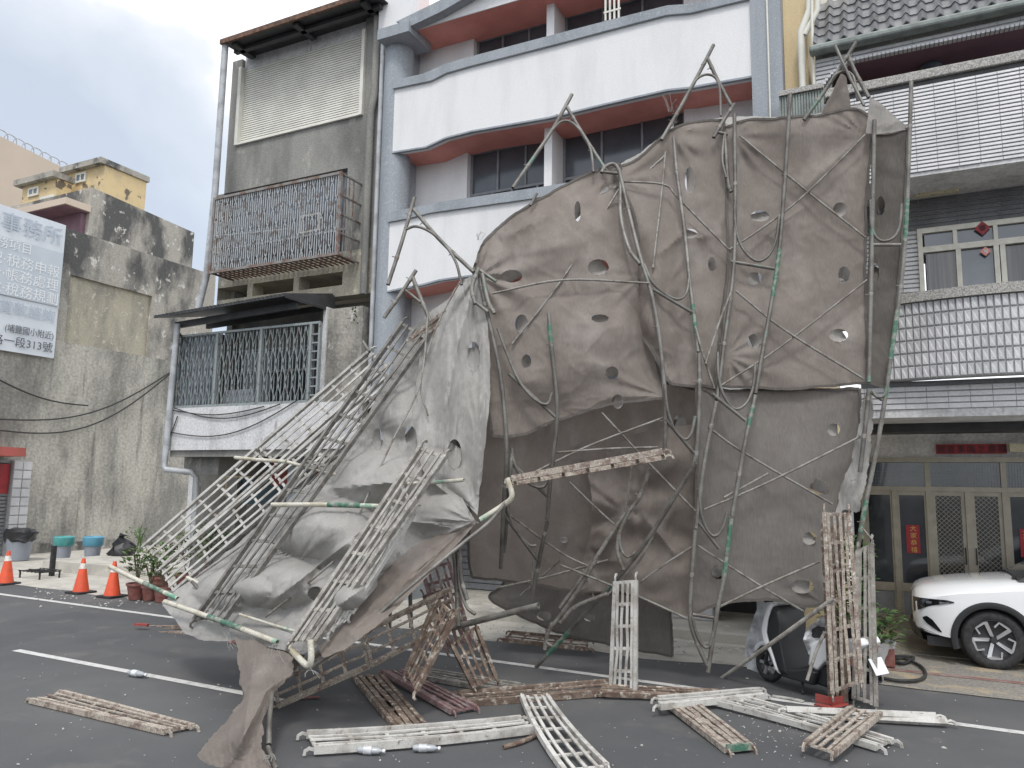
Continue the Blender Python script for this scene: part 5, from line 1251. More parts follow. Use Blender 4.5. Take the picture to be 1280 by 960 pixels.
pole('thin bent rod lying along the upper heap', [(535,392,6.8),(525,480,6.5),(490,552,6.2),(455,630,5.9),(437,672,5.7)], .010, mt='brace', group='thin rods on the heap', hollow=False)
pole('second thin rod parallel over the left fold', [(575,352,6.9),(545,410,6.75),(526,478,6.55),(535,520,6.5)], .009, mt='brace', group='thin rods on the heap', hollow=False)
pole('thin dark rod sunk between the heap sacks', [(417,702,5.55),(375,737,5.45),(332,771,5.4)], .011, mt='brace', group='thin rods on the heap', hollow=False)
pole('long thin rod edging the heap on its left', [(420,570,6.4),(330,660,6.25),(245,722,6.05)], .010, mt='brace', group='thin rods on the heap', hollow=False)
pole('flat pale lath lying on the heap lip', [(300,768,5.5),(345,782,5.4),(372,790,5.3)], .012, mt='polelight', group='thin rods on the heap')
pole('thick pale pipe with capped open end pointing right under the heap', [(556,787,6.5),(610,773,6.5),(673,757,6.5)], .030, mt='pole')
frame('upright frame with hooked arch holding the hanging decks under the heap', [[(566,675),(570,720),(573,782)],[(574,680),(576,720),(584,750)]], [], [[(573,690),(574,730),(583,758),(594,768)]], fld=lambda x, y: 6.45, off=0)
pole('upright pole seen between decks under the heap', [(512,725,7.0),(514,785,7.0)], .022)
pole('slim upright pole under the left part of the heap band', [(488,755,6.6),(487,790,6.6)], .018, sm=False)
pole('hanging pole inside the netting tail ending above the asphalt', [(340,866,4.9),(337,895,4.72),(336,931,4.55)], .020)
pole('grey pole end sticking out of the tail at the bottom edge', [(335,934,4.5),(346,962,4.35)], .018, sm=False)
pole('leaning flat bar from the pavement up to the rusty upright deck', [(902,848,8.72),(970,800,8.2),(1042,748,7.9)], .020, mt='deckgrey')
pole('green grey bar leaning beside the scooter footboard', [(1009,850,7.98),(1020,815,7.97),(1031,790,7.95)], .016, mt='deckgrey')
pole('short rusty pipe lying on the asphalt between two decks', [(629,934,5.55),(650,928,5.7),(673,918,5.95)], .018, mt='deckrust', off=0)
pole('hook tipped post behind the right upright deck', [(1078,660,8.3),(1092,677,8.28)], .008, sm=False, mt='brace')
# netting shreds and strings
m = M()
for (x, y, n_, ln) in ((838,140,7,26),(842,158,8,14),(600,300,5,14),(1080,510,10,12),(1068,600,9,14),(345,805,5,30),(282,790,4,26),(388,838,5,20),(336,945,6,14)):
    for k in range(n_):
        an = random.uniform(-2.6, -.5) if y < 400 else random.uniform(.2, 2.9); l_ = ln*random.uniform(.4, 1)
        Yq = FB(x, y)-.15 if x > 590 else (FH(x, y)-.2 if y < 900 else 4.4)
        a_ = P(x+random.uniform(-4, 4), y, Y=Yq); c_ = P(x+l_*math.cos(an)*.7, y+l_*math.sin(an), Y=Yq-.03); mid = a_.lerp(c_, .5)+Vector((random.uniform(-.03, .03), 0, random.uniform(0, .03)))
        m.tube(smooth_path([a_, mid, c_], 3), .0022, 4, False)
tag(m.build('netting_threads', A['netdustlit'], kind='stuff'), 'loose frayed threads and strings hanging from the torn netting edges', 'threads')
# ------------------------------------------------------------------ ladder-like steel decks
def deck(label, c, nslat=3, ncross=6, mt='deckgrey', sag=0., rail=.045, group='steel scaffold decks', hooks=True, bend=0., slw=.026, solid=False, twist=0.):
    """c = start-left, start-right, end-right, end-left corners as world points; long slats between two side rails, cross bars underneath"""
    a0, b0, b1, a1 = [Vector(v) for v in c]
    nrm = ((a1-a0).cross(b0-a0)).normalized()
    if nrm.z < 0: nrm = -nrm
    wv = (b0-a0).normalized(); lv = (a1-a0).normalized()
    def pt(s, t, h=0.):
        base = a0.lerp(a1, s).lerp(b0.lerp(b1, s), t)
        return base+nrm*(h+sag*(4*s*(1-s)))+wv*bend*4*s*(1-s)
    low = min((a0, b0, a1, b1), key=lambda v: v.z); ctr = (a0+b0+a1+b1)/4
    jit = random.Random(len(label)*7+int(ctr.x*100)); tone = mt
    o = thing('scaffold_deck', label, 'scaffold deck', Vector((ctr.x, ctr.y, low.z)), group)
    S = [i/(ncross*2) for i in range(ncross*2+1)]
    Wd = (b0-a0).length; e = .018/max(Wd, .05)
    for t in (e, 1-e):
        M().sweep([pt(s, t) for s in S], .036, rail, nrm).build('side_rail', A[mt], o)
    for k in range(nslat):
        t = (k+1)/(nslat+1); bo_ = jit.uniform(-.02, .02) if jit.random() < .45 else 0; s_c = jit.uniform(.25, .75)
        M().sweep([pt(s, t, .010+.004*math.sin(7*s+k*2+twist)) + wv*(.004*math.sin(3*s+k)+jit.uniform(-.001, .001)+bo_*math.exp(-((s-s_c)/.13)**2)) + nrm*jit.uniform(-.0015, .0015) for s in S], slw if not solid else Wd/(nslat+1)*.62, .012, nrm).build('slat', A[mt], o)
    for k in range(ncross+1):
        s = .012+.976*k/ncross
        M().sweep([pt(s, e*1.9, -.004), pt(s, 1-e*1.9, -.004)], .030 if not solid else .075, .014, nrm).build('crossbar', A[mt], o)
    if hooks:
        for (s, d_) in ((0, -1), (1, 1)):
            for t in (e, 1-e):
                p = pt(s, t); q = [p, p+lv*d_*.035+nrm*.012, p+lv*d_*.065-nrm*.004, p+lv*d_*.07-nrm*.035]
                M().sweep(q, .022, .014, wv).build('hook', A[mt], o)
    return o
def G(px, py, z=.03): return P(px, py, Z=z)
GD = 'steel decks lying on the road'
deck('brown rusty deck lying alone on the asphalt at the lower left', [G(36,876), G(80,865), G(243,908), G(205,915)], 3, 6, 'decktan', group=GD)
deck('deck on its edge behind the heap lip at the left with white rail', [P(130,792,Y=7.35), P(150,785,Y=7.62), P(262,783,Y=7.9), P(262,794,Y=7.55)], 2, 5, 'deckrust', group=GD, rail=.06)
deck('dark brown closed slat deck on the road under the heap', [G(440,846), G(478,844), G(537,911), G(494,912)], 3, 6, 'deckrust', group=GD, solid=True)
deck('reddish deck lying beside the dark brown closed deck', [G(477,840,.07), G(505,839,.07), G(597,884,.04), G(562,890,.04)], 3, 6, 'deckred', group=GD)
deck('pale deck lying flat behind the reddish deck', [G(503,843), G(522,835), G(652,856), G(622,864)], 3, 6, 'deckgrey', group=GD)
deck('long rusty deck tilted toward the upright ladder deck', [G(585,880,.03), G(572,866,.06), G(762,852,.10), G(766,866,.04)], 2, 6, 'deckrust', group=GD, rail=.06)
deck('rusty deck lying right of the upright ladder deck', [G(752,868,.05), G(762,858,.08), G(900,864,.06), G(880,873,.04)], 2, 6, 'deckrust', group=GD)
deck('short whitish deck end crossing the brown green ended deck', [G(825,884,.09), G(822,873,.10), G(950,862,.06), G(956,871,.05)], 2, 5, 'deckwhite', group=GD, rail=.055)
deck('long bowed pale deck at the bottom with plastic bottles beside it', [G(393,938,.05), G(383,917,.05), G(650,898,.05), G(670,912,.05)], 3, 6, 'deckwhite', group=GD, bend=-.05, rail=.06)
deck('white bent deck at the bottom centre', [G(650,871,.10), G(687,871,.10), G(763,958,.03), G(702,965,.03)], 3, 6, 'deckwhite', group=GD, bend=-.03)
deck('brown peeling deck with a green painted end', [G(834,882,.05), G(874,881,.05), G(942,934,.03), G(906,938,.03)], 3, 5, 'decktan', group=GD, solid=True)
q0, q1 = G(908,935,.05), G(938,933,.05); gb = M().bar(q0, q1, .02, .05).build('painted_end_plate', A['green'], bpy.data.objects['scaffold_deck.010'] if 'scaffold_deck.010' in bpy.data.objects else None)
deck('long bowed white deck lying at the lower right', [G(882,876,.05), G(906,866,.05), G(1117,926,.04), G(1095,935,.04)], 3, 7, 'deckwhite', group=GD, bend=.04)
deck('small brown deck dropped across the long bowed white deck', [G(1060,885,.13), G(1102,894,.13), G(1046,942,.09), G(1005,929,.09)], 3, 4, 'decktan', group=GD)
deck('long pale deck on its edge along the edge line', [G(985,893,.03), G(983,886,.09), G(1165,893,.09), G(1189,905,.04)], 2, 7, 'deckwhite', group=GD, rail=.06)
# standing decks
deck('white ladder like deck standing upright on the road', [P(767,727,Y=7.55), P(797,725,Y=7.55), P(797,870,Y=7.50), P(761,868,Y=7.50)], 4, 5, 'deckwhite', group='decks standing upright')
deck('rusty deck standing upright in front of the scooter seat', [P(1028,640,Y=7.95), P(1064,641,Y=7.95), P(1080,852,Y=7.93), P(1038,868,Y=7.93)], 4, 6, 'decktan', group='decks standing upright')
deck('darker narrow deck standing just behind the rusty upright one', [P(1026,660,Y=8.15), P(1052,655,Y=8.15), P(1060,880,Y=8.08), P(1036,880,Y=8.08)], 3, 6, 'deckrust', group='decks standing upright')
deck('grey deck standing upright at the scooter tail', [P(1070,689,Y=8.2), P(1092,677,Y=8.2), P(1099,884,Y=8.12), P(1064,872,Y=8.12)], 3, 5, 'deckgrey', group='decks standing upright')
# decks on the heap
GH = 'decks hanging on the heap'
def seg(A0, A1, B0, B1, s0, s1, Y0, Y1, dy=0.):
    """piece s0..s1 of a long run whose upper edge goes A0->A1 and lower edge B0->B1"""
    L = lambda p, q, s: (p[0]+(q[0]-p[0])*s, p[1]+(q[1]-p[1])*s); Yf = lambda s: Y0+(Y1-Y0)*s
    return [P(*L(A0, A1, s0), Y=Yf(s0)), P(*L(B0, B1, s0), Y=Yf(s0)+dy), P(*L(B0, B1, s1), Y=Yf(s1)+dy), P(*L(A0, A1, s1), Y=Yf(s1))]
deck('upper left deck slanting down in front of the iron balcony screen', seg((462,437),(179,681),(486,458),(206,707),0,.5,7.5,7.3,-.05), 3, 6, 'deckwhite', slw=.03, group=GH)
deck('lower left deck end reaching over the flower pots', seg((462,437),(179,681),(486,458),(206,707),.51,1,7.5,7.3,-.05), 3, 6, 'deckwhite', slw=.03, group=GH)
deck('second row upper deck just below the upper left deck', seg((480,472),(200,710),(506,494),(216,742),0,.5,7.3,7.05,-.08), 3, 6, 'deckwhite', slw=.03, group=GH)
deck('second row lower deck above the plants', seg((480,472),(200,710),(506,494),(216,742),.51,1,7.3,7.05,-.08), 3, 6, 'deckwhite', slw=.03, group=GH)
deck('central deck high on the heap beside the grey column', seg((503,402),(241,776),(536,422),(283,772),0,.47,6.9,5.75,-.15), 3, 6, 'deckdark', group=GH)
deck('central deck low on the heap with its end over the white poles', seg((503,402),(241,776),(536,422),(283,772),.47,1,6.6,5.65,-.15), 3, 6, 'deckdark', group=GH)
deck('small deck piece showing beside the pale fold', [P(548,392,Y=6.9), P(556,400,Y=6.95), P(520,432,Y=6.8), P(512,420,Y=6.75)], 2, 3, 'decktan', group=GH)
deck('front deck leaning down the right flank of the heap', [P(525,557,Y=5.95), P(559,570,Y=5.9), P(397,802,Y=5.05), P(362,802,Y=5.05)], 3, 7, 'deckgrey', group=GH)
deck('second deck leaning beside the front flank deck', [P(500,600,Y=5.9), P(520,640,Y=5.75), P(440,765,Y=5.3), P(412,790,Y=5.15)], 2, 6, 'deckwhite', group=GH, slw=.03)
deck('long dark deck slanting under the heap from the netting tail', [P(340,843,Y=5.75), P(347,884,Y=5.5), P(462,834,Y=6.0), P(452,790,Y=6.25)], 2, 4, 'decktan', group=GH)
deck('long dark deck continuing up to the hooked frame', [P(454,789,Y=6.27), P(464,833,Y=6.02), P(574,776,Y=6.6), P(562,735,Y=6.85)], 2, 4, 'decktan', group=GH)
deck('steep dark deck hanging on edge under the hooked frame', [P(545,748,Y=6.3), P(571,770,Y=6.15), P(521,864,Y=5.85), P(508,838,Y=5.95)], 4, 6, 'deckrust', group=GH, slw=.014)
deck('hanging deck with one foot on the reddish deck', [P(562,806,Y=6.5), P(597,782,Y=6.75), P(621,846,Y=6.85), P(590,860,Y=6.6)], 3, 3, 'deckrust', group=GH)
deck('reddish brown deck hanging behind the hooked frame', [P(525,712,Y=7.0), P(563,702,Y=7.1), P(590,800,Y=7.1), P(556,812,Y=7.0)], 3, 5, 'deckred', group=GH)
deck('short deck rising to the hanging frame behind the slanting dark deck', [P(528,745,Y=7.6), P(560,735,Y=7.7), P(588,800,Y=7.9), P(556,806,Y=7.7)], 3, 4, 'deckrust', group=GH)
deck('rusty deck seen edge on as a beam jutting right below the largest panel', [P(640,598,Y=6.6), P(642,604,Y=6.95), P(832,571,Y=7.3), P(828,564,Y=6.95)], 2, 6, 'decktan', group=GH, rail=.06)
deck('deck lying low behind the capped pipe under the inner netting', [G(628,800,.12), G(640,790,.14), G(735,800,.1), G(735,812,.08)], 2, 5, 'deckrust', group=GD)
# ================================================================== THINGS ON THE GROUND
def cone(label, px, py, h=.60):
    c = P(px, py, Z=.005); t = thing('traffic_cone', label, 'traffic cone', c, 'orange traffic cones')
    m = M(); m.prism([c+Vector((x, y, 0)) for x, y in ((-.17,-.19),(.17,-.19),(.19,-.17),(.19,.17),(.17,.19),(-.17,.19),(-.19,.17),(-.19,-.17))], (0, 0, .03)); m.build('base', A['rubber'], t)
    f = lambda z: .135-(.135-.028)*(z-.03)/(h-.03)
    M().lathe(c, [(f(.03), .031), (f(h*.70), h*.70), (f(h*.70)-.012, h*.70)], 24).build('cone_body', A['orange'], t, smooth=True)
    M().lathe(c, [(f(h*.70)-.012, h*.70), (f(h*.70)+.002, h*.70+.001), (f(h*.86)+.002, h*.86), (f(h*.86)-.01, h*.86)], 24).build('reflective_band', A['reflect'], t, smooth=True)
    M().lathe(c, [(f(h*.86)-.01, h*.861), (f(h*.86), h*.862), (f(h), h), (f(h)*.6, h+.002)], 24).build('cone_tip', A['orange'], t, smooth=True)
cone('orange traffic cone cut by the left edge of the picture', 7, 730, .62)
cone('middle orange traffic cone standing in front of the raised platform', 101, 741)
cone('orange traffic cone right beside the flower pots', 140, 746)
def leaves(m, c, n, rad, hgt, L=.1, wd=.035, up=.3):
    for i in range(n):
        an = random.uniform(0, 6.28); r_ = rad*random.random()**.6; o_ = Vector(c)+Vector((math.cos(an)*r_, math.sin(an)*r_, hgt*random.random()))
        d = Vector((math.cos(an)+random.uniform(-.6, .6), math.sin(an)+random.uniform(-.6, .6), up+random.uniform(-.5, .8))).normalized()*L*random.uniform(.6, 1.2)
        s = d.cross(Vector((random.uniform(-.4, .4), random.uniform(-.4, .4), 1))).normalized()*wd*random.uniform(.6, 1.1); b_ = Vector((0, 0, -.15*L))
        m.add([o_, o_+d*.45+s, o_+d+b_, o_+d*.45-s], [(0, 1, 2, 3)])
def potted(label, px, py, r, h, ph, n, mt='leafy', fan=True, potmat='terracotta'):
    c = P(px, py, Z=.01); t = thing('potted_plant', label, 'potted plant', c, 'potted plants along the pavement')
    M().lathe(c, [(r*.72, 0), (r*.98, h*.85), (r*1.1, h*.86), (r*1.1, h), (r*.96, h), (r*.92, h*.9), (.01, h*.9)], 20).build('pot', A[potmat], t, smooth=True)
    m = M()
    for i in range(7):
        an = random.uniform(0, 6.28); m.tube(smooth_path([c+Vector((0, 0, h*.85)), c+Vector((math.cos(an)*r*.4, math.sin(an)*r*.4, h+ph*.4)), c+Vector((math.cos(an)*r*.9, math.sin(an)*r*.9, h+ph*.8))], 3), .008, 5, False)
    m.build('stems', A['stem'], t)
    m = M(); leaves(m, c+Vector((0, 0, h+ph*.35)), n, r*1.5, ph*.75, .13, .03, .5); m.build('foliage', A[mt], t)
potted('leftmost flower pot with a tall yellow green succulent', 170, 749, .16, .27, .55, 150)
potted('second flower pot from the left with a thin plant', 187, 750, .14, .24, .42, 90, 'leaf')
potted('third flower pot partly behind the long pale pole', 203, 752, .15, .25, .40, 110)
potted('bushy dark pot plant behind the three front pots', 199, 738, .17, .25, .55, 200, 'leaf')
potted('green bush in a pot seen between the bars of the left decks', 232, 736, .2, .28, .7, 260, 'leafy')
potted('farther green bush seen between the bars beside the netting heap', 262, 728, .2, .3, .8, 260, 'leaf')
# bins and buckets behind the platform
c = P(22, 700, Z=.02); t = thing('bin_with_bag', 'grey bin with a black bag folded over its rim beside the shopfront', 'bin', c)
M().lathe(c, [(.24, 0), (.30, .45), (.31, .55), (.28, .55)], 16).build('bin', A['greyplastic'], t, smooth=True)
m = M()
for k in range(40):
    an = 6.28*k/40
prof = [(.30, .42), (.36, .5), (.35, .6), (.38, .68), (.30, .74), (.2, .7)]
m.lathe(c, prof, 22); m.V = [v+Vector((noise.noise(v*6), noise.noise(v*6+Vector((9, 0, 0))), noise.noise(v*5+Vector((0, 7, 0)))))*.09 for v in m.V]; m.build('bag', A['bag'], t, smooth=True)
for (px, nm, mt_, lab) in ((78, 'bucket', 'teal', 'teal bucket on the left behind the raised platform'), (115, 'bucket', 'blueplastic', 'blue bucket between the teal bucket and the black bag')):
    c = P(px, 697, Z=.16); t = thing(nm, lab, 'bucket', c, 'buckets behind the platform')
    M().lathe(c, [(.16, 0), (.19, .30), (.17, .30)], 18).build('bucket_body', A['greyplastic'], t, smooth=True)
    M().lathe(c, [(.19, .27), (.225, .30), (.235, .48), (.20, .50), (.17, .44)], 18).build('bucket_lid', A[mt_], t, smooth=True)
c = P(152, 698, Z=.15); m = M(); m.lathe(c, [(.05, 0), (.27, .02), (.31, .12), (.27, .26), (.18, .38), (.07, .46), (.05, .50), (.09, .56), (.06, .58), (.01, .575)], 26)
m.V = [v+Vector((noise.noise(v*6), noise.noise(v*6+Vector((9, 0, 0))), noise.noise(v*7)*.5))*.16 for v in m.V]
tag(m.build('garbage_bag', A['bag'], smooth=True), 'knotted black garbage bag leaning at the stained wall', 'garbage bag')
m = M(); c = P(172, 695, Z=.1)
for k in range(9): m.tube(smooth_path([c, c+Vector((random.uniform(-.1, .1), 0, .3)), c+Vector((random.uniform(-.35, .3), random.uniform(-.1, .1), random.uniform(.5, .8)))], 3), .012, 5, False)
leaves(m, c+Vector((0, 0, .3)), 60, .3, .4, .12, .03); tag(m.build('shrub', A['leaf']), 'small dark shrub right of the black garbage bag', 'shrub')
c = P(48, 722, Z=.01); t = thing('iron_stand', 'low black iron grid stand with an upright post near the platform corner', 'iron stand', c)
m = M()
for k in range(6): m.box(c.x-.35+k*.13, c.x-.33+k*.13, c.y-.2, c.y+.25, .13, .15)
for y_ in (-.2, .02, .25): m.box(c.x-.36, c.x+.34, c.y+y_-.012, c.y+y_+.012, .151, .165)
m.build('grid', A['rubber'], t)
for (dx, dy) in ((-.34, -.19), (.3, -.19), (.3, .22), (-.34, .22)): M().box(c.x+dx, c.x+dx+.025, c.y+dy, c.y+dy+.025, 0, .129).build('leg', A['rubber'], t)
M().box(c.x-.14, c.x-.06, c.y+.3, c.y+.38, 0, .62).build('post', A['rubber'], t)
# bottles
def bottle(label, px, py, ang, L=.20, r=.028, mt='bottle', lab='silver'):
    c = P(px, py, Z=r+.006); d = Vector((math.cos(ang), math.sin(ang), 0)); t = thing('plastic_bottle', label, 'bottle', c-Vector((0, 0, r)), 'plastic bottles on the road')
    q = [c-d*L/2, c-d*L*.4, c+d*L*.15, c+d*L*.3, c+d*L*.38, c+d*L*.5]; rr = [r*.8, r, r, r*.85, r*.4, r*.38]
    side = Vector((-d.y, d.x, 0)); vs = []
    for p, r_ in zip(q, rr):
        for k in range(12): an = k*math.pi/6; vs.append(p+side*r_*math.cos(an)+Vector((0, 0, r_*math.sin(an)*.9)))
    m = M(); m.smooth = True; m.add(vs, [(i*12+k, i*12+(k+1) % 12, (i+1)*12+(k+1) % 12, (i+1)*12+k) for i in range(5) for k in range(12)]+[tuple(range(11, -1, -1)), tuple(range(60, 72))]); m.build('bottle_body', A[mt], t)
    M().tube([c-d*L*.28, c+d*L*.02], r+.002, 12, False).build('bottle_label', A[lab], t)
    M().tube([c+d*L*.44, c+d*L*.53], r*.45, 10, False).build('bottle_cap', A['plate'], t)
bottle('flattened bottle lying against the bowed pale deck at its left part', 464, 938, .35)
bottle('second bottle further right against the bowed pale deck', 533, 935, .45)
bottle('white bottle with dark neck lying on the dashed line at the left', 172, 842, .05, .24, .032, 'bottle', 'silver')
# red scraps
a_ = G(1019, 880, .03); c_ = G(1058, 884, .03)
t = thing('red_bracket', 'broken red steel bracket lying below the upright decks', 'bracket', a_)
M().sweep([a_, a_.lerp(c_, .55)+Vector((0, -.06, .0)), c_+Vector((0, .02, .03))], .07, .012).build('plate', A['redpaint'], t)
M().sweep([a_+Vector((0, .05, .05)), a_.lerp(c_, .55)+Vector((0, 0, .04)), c_+Vector((0, .06, .06))], .012, .07).build('flange', A['redpaint'], t)
def scrap(label, px, py, L, w_, h, ang, mt, z=.01, name='wood_scrap', cat='scrap'):
    c = G(px, py, z+h/2); d = Vector((math.cos(ang), math.sin(ang), 0))*L/2
    tag(M().sweep([c-d, c+d*.1+Vector((0, 0, .004)), c+d], w_, h).build(name, A[mt]), label, cat)
scrap('red painted scrap lying just behind the left edge deck', 177, 781, .20, .05, .03, .2, 'redpaint', .05)
scrap('dull red strip in the shade under the long dark deck', 385, 872, .22, .04, .01, .7, 'terracotta')
scrap('small red scrap below the drooping netting lip', 292, 803, .16, .04, .02, .1, 'terracotta')
scrap('flat white strip lying beside the pavement left of the scooter', 985, 873, .3, .05, .01, -.2, 'deckwhite')
# chips
m = M()
for i in range(400):
    if i < 300: px, py = random.uniform(20, 1270), random.uniform(790, 958)
    elif i < 430: px, py = random.gauss(950, 45), random.gauss(915, 14)
    else: px, py = random.gauss(600, 150), random.gauss(900, 35)
    if py < 760 or py > 1000: continue
    c = G(px, py, .004); s = random.uniform(.003, .008) if random.random() < .93 else random.uniform(.009, .016)
    an = random.uniform(0, 6.28); u = Vector((math.cos(an), math.sin(an), 0)); v = Vector((-u.y, u.x, 0))
    k = [c+u*s*random.uniform(.7, 1.6), c+v*s*random.uniform(.5, 1), c-u*s*random.uniform(.7, 1.6), c-v*s*random.uniform(.5, 1)]
    m.add(k+[q+Vector((0, 0, s*random.uniform(.4, .9))) for q in k], [(0, 1, 2, 3), (4, 5, 6, 7), (0, 1, 5, 4), (1, 2, 6, 5), (2, 3, 7, 6), (3, 0, 4, 7)])
tag(m.build('plaster_chips', A['chips'], kind='stuff'), 'white plaster chips and dust crumbs scattered over the asphalt', 'debris')
m = M()
for i in range(420):
    px = random.uniform(40, 1000); c = P(px, 740+px*.085+random.gauss(0, 6)-(8 if px > 300 else 0), Z=.006); s = random.uniform(.008, .03)
    k = [c+Vector((random.uniform(.5, 1)*s*math.cos(a+i), random.uniform(.5, 1)*s*math.sin(a+i), 0)) for a in (0, 1.4, 3, 4.6)]
    m.add(k+[q+Vector((0, 0, s*random.uniform(.3, .9))) for q in k], [(0, 1, 2, 3), (4, 5, 6, 7), (0, 1, 5, 4), (1, 2, 6, 5), (2, 3, 7, 6), (3, 0, 4, 7)])
tag(m.build('gravel', A['chips'], kind='stuff'), 'grey gravel crumbs along the pavement edge', 'gravel')

# ================================================================== SCOOTER
def scooter():
    f0 = P(963, 852, Z=0); r0 = P(1082, 884, Z=0); ax = (r0-f0); ax.z = 0; ax.normalize(); sd = Vector((-ax.y, ax.x, 0)); K = .85
    t = thing('scooter', 'white and black motor scooter parked behind the upright decks under a silver cover', 'scooter', f0)
    def Q(s, z, y=0.): return f0+ax*s*K*.90+sd*y+Vector((0, 0, z*K))
    def slab(name, pts, wd, mt, taper=.03, par=None):
        n = len(pts); c = (sum(p[0] for p in pts)/n, sum(p[1] for p in pts)/n); vs = []
        for (y_, sh) in ((-wd/2, .88), (-wd/2+taper, 1), (wd/2-taper, 1), (wd/2, .88)):
            vs += [Q(c[0]+(p[0]-c[0])*sh, c[1]+(p[1]-c[1])*sh, y_) for p in pts]
        fs = [tuple(range(n-1, -1, -1)), tuple(range(3*n, 4*n))]+[(r*n+i, r*n+(i+1) % n, (r+1)*n+(i+1) % n, (r+1)*n+i) for r in range(3) for i in range(n)]
        m = M(); m.add(vs, fs); return m.build(name, A[mt], par or t, bevel=.012, smooth=True)
    def wheel(s, r, wd):
        def ring(prof, mt, nm, par):
            vs = []; n = 28
            for (rr, y_) in prof:
                for k in range(n): an = 2*math.pi*k/n; vs.append(Q(s+rr*math.cos(an), r+rr*math.sin(an), y_*.85))
            m = M(); m.smooth = True; m.add(vs, [(i*n+k, i*n+(k+1) % n, (i+1)*n+(k+1) % n, (i+1)*n+k) for i in range(len(prof)-1) for k in range(n)]); return m.build(nm, A[mt], par)
        w_ = ring([(r*.66, -wd*.32), (r*.8, -wd/2), (r*.94, -wd*.42), (r, -wd*.15), (r, wd*.15), (r*.94, wd*.42), (r*.8, wd/2), (r*.66, wd*.32), (r*.66, -wd*.32)], 'rubber', 'wheel', t)
        ring([(r*.60, -wd*.3), (r*.67, -wd*.33), (r*.67, wd*.33), (r*.60, wd*.3), (r*.60, -wd*.3)], 'alloydark', 'rim', w_)
        m = M()
        for k in range(5):
            an = 2*math.pi*k/5+.3
            for y_ in (-wd*.28,): m.sweep([Q(s+.03*math.cos(an), r+.03*math.sin(an), y_), Q(s+r*.62*math.cos(an+.2), r+r*.62*math.sin(an+.2), y_)], .03, .02, sd)
        m.build('spokes', A['alloy'], w_)
        ring([(.001, -wd*.4), (.045, -wd*.38), (.045, wd*.38), (.001, wd*.4)], 'alloydark', 'hub', w_)
    wheel(0, .215, .10); wheel(1.13, .215, .12)
    M().tube([Q(0, .215, -.07), Q(.05, .42, -.07), Q(.20, .62, -.02)], .018, 8, False).build('fork', A['alloydark'], t)
    M().tube([Q(0, .215, .07), Q(.05, .42, .07), Q(.20, .62, .02)], .018, 8, False).build('fork', A['alloydark'], t)
    slab('front_fender', [(-.24,.34),(-.16,.45),(.02,.52),(.16,.50),(.25,.40),(.27,.28),(.20,.36),(.06,.45),(-.08,.43),(-.18,.34)], .15, 'carwhite')
    slab('front_shield', [(.20,.98),(.12,.84),(.06,.66),(.10,.50),(.20,.38),(.30,.18),(.36,.17),(.28,.36),(.20,.52),(.16,.66),(.21,.84),(.28,.98)], .40, 'carwhite')
    slab('leg_shield', [(.27,.96),(.20,.80),(.17,.64),(.24,.46),(.36,.18),(.50,.17),(.44,.40),(.40,.60),(.42,.78),(.38,.92)], .42, 'carblack')
    slab('floorboard', [(.36,.15),(.85,.14),(.92,.30),(.80,.32),(.50,.25),(.42,.26)], .38, 'carblack')
    slab('side_body', [(.74,.34),(.80,.60),(.95,.68),(1.30,.73),(1.52,.76),(1.56,.70),(1.40,.56),(1.20,.47),(1.0,.42),(.88,.30)], .32, 'carwhite')
    slab('engine_cover', [(.82,.14),(.86,.36),(1.1,.40),(1.34,.34),(1.36,.22),(1.1,.12)], .22, 'carblack')
    slab('seat', [(.72,.64),(.72,.76),(.85,.80),(1.1,.80),(1.4,.87),(1.5,.83),(1.48,.76),(1.2,.72),(.9,.67)], .27, 'rubber')
    slab('headlight_cowl', [(.12,.96),(.09,1.04),(.15,1.12),(.26,1.14),(.36,1.06),(.34,.98),(.24,.95)], .26, 'carwhite')
    M().lathe(Q(.10, 1.035), [(.06, 0), (.055, .02), (.0, .03)], 14, 'X').build('headlight', A['lamp'], t)
    M().tube([Q(.30, 1.04, -.33), Q(.27, 1.06, -.1), Q(.27, 1.06, .1), Q(.30, 1.04, .33)], .014, 8, False).build('handlebar', A['rubber'], t)
    for y_ in (-1, 1):
        M().tube([Q(.30, 1.04, y_*.33), Q(.305, 1.037, y_*.22)], .02, 8, False).build('grip', A['rubber'], t)
        mm = M().tube([Q(.28, 1.06, y_*.2), Q(.25, 1.2, y_*.27)], .006, 6, False).build('mirror', A['rubber'], t)
    slab('rear_fender', [(1.34,.50),(1.50,.56),(1.62,.36),(1.56,.32),(1.42,.44)], .12, 'carblack')
    slab('tail_light', [(1.52,.60),(1.57,.68),(1.59,.66),(1.57,.58)], .12, 'terracotta')
    m = M(); c0 = Q(1.615, .47); u = sd*.10; v = (ax*.06+Vector((0, 0, -.11))); m.prism([c0-u-v*.6, c0+u-v*.6, c0+u+v*.6, c0-u+v*.6], ax*.006); m.build('licence_plate', A['plate'], t)
    M().tube([Q(1.0, .2, .13), Q(1.25, .24, .15), Q(1.5, .3, .15)], .045, 12).build('exhaust', A['alloydark'], t)
    M().tube([Q(.62, .14, -.1), Q(.68, .02, -.16)], .012, 6, False).build('side_stand', A['rubber'], t)
scooter()
SC = lambda x, y: 8.95
o = sheet('scooter_cover', 'crumpled silver cover hanging off the front of the scooter', [
    [(955,740),(985,742),(1012,752)], [(947,760),(975,765),(1003,768)], [(936,792),(962,795),(985,790)], [(932,812),(955,815),(975,806)], [(934,836),(952,842),(968,826)]], 'silver', SC, 26, 36, amp=.10, seed=31, cat='cover', frq=(.05, .04), ties=[(1000,765,.12,9,25)])
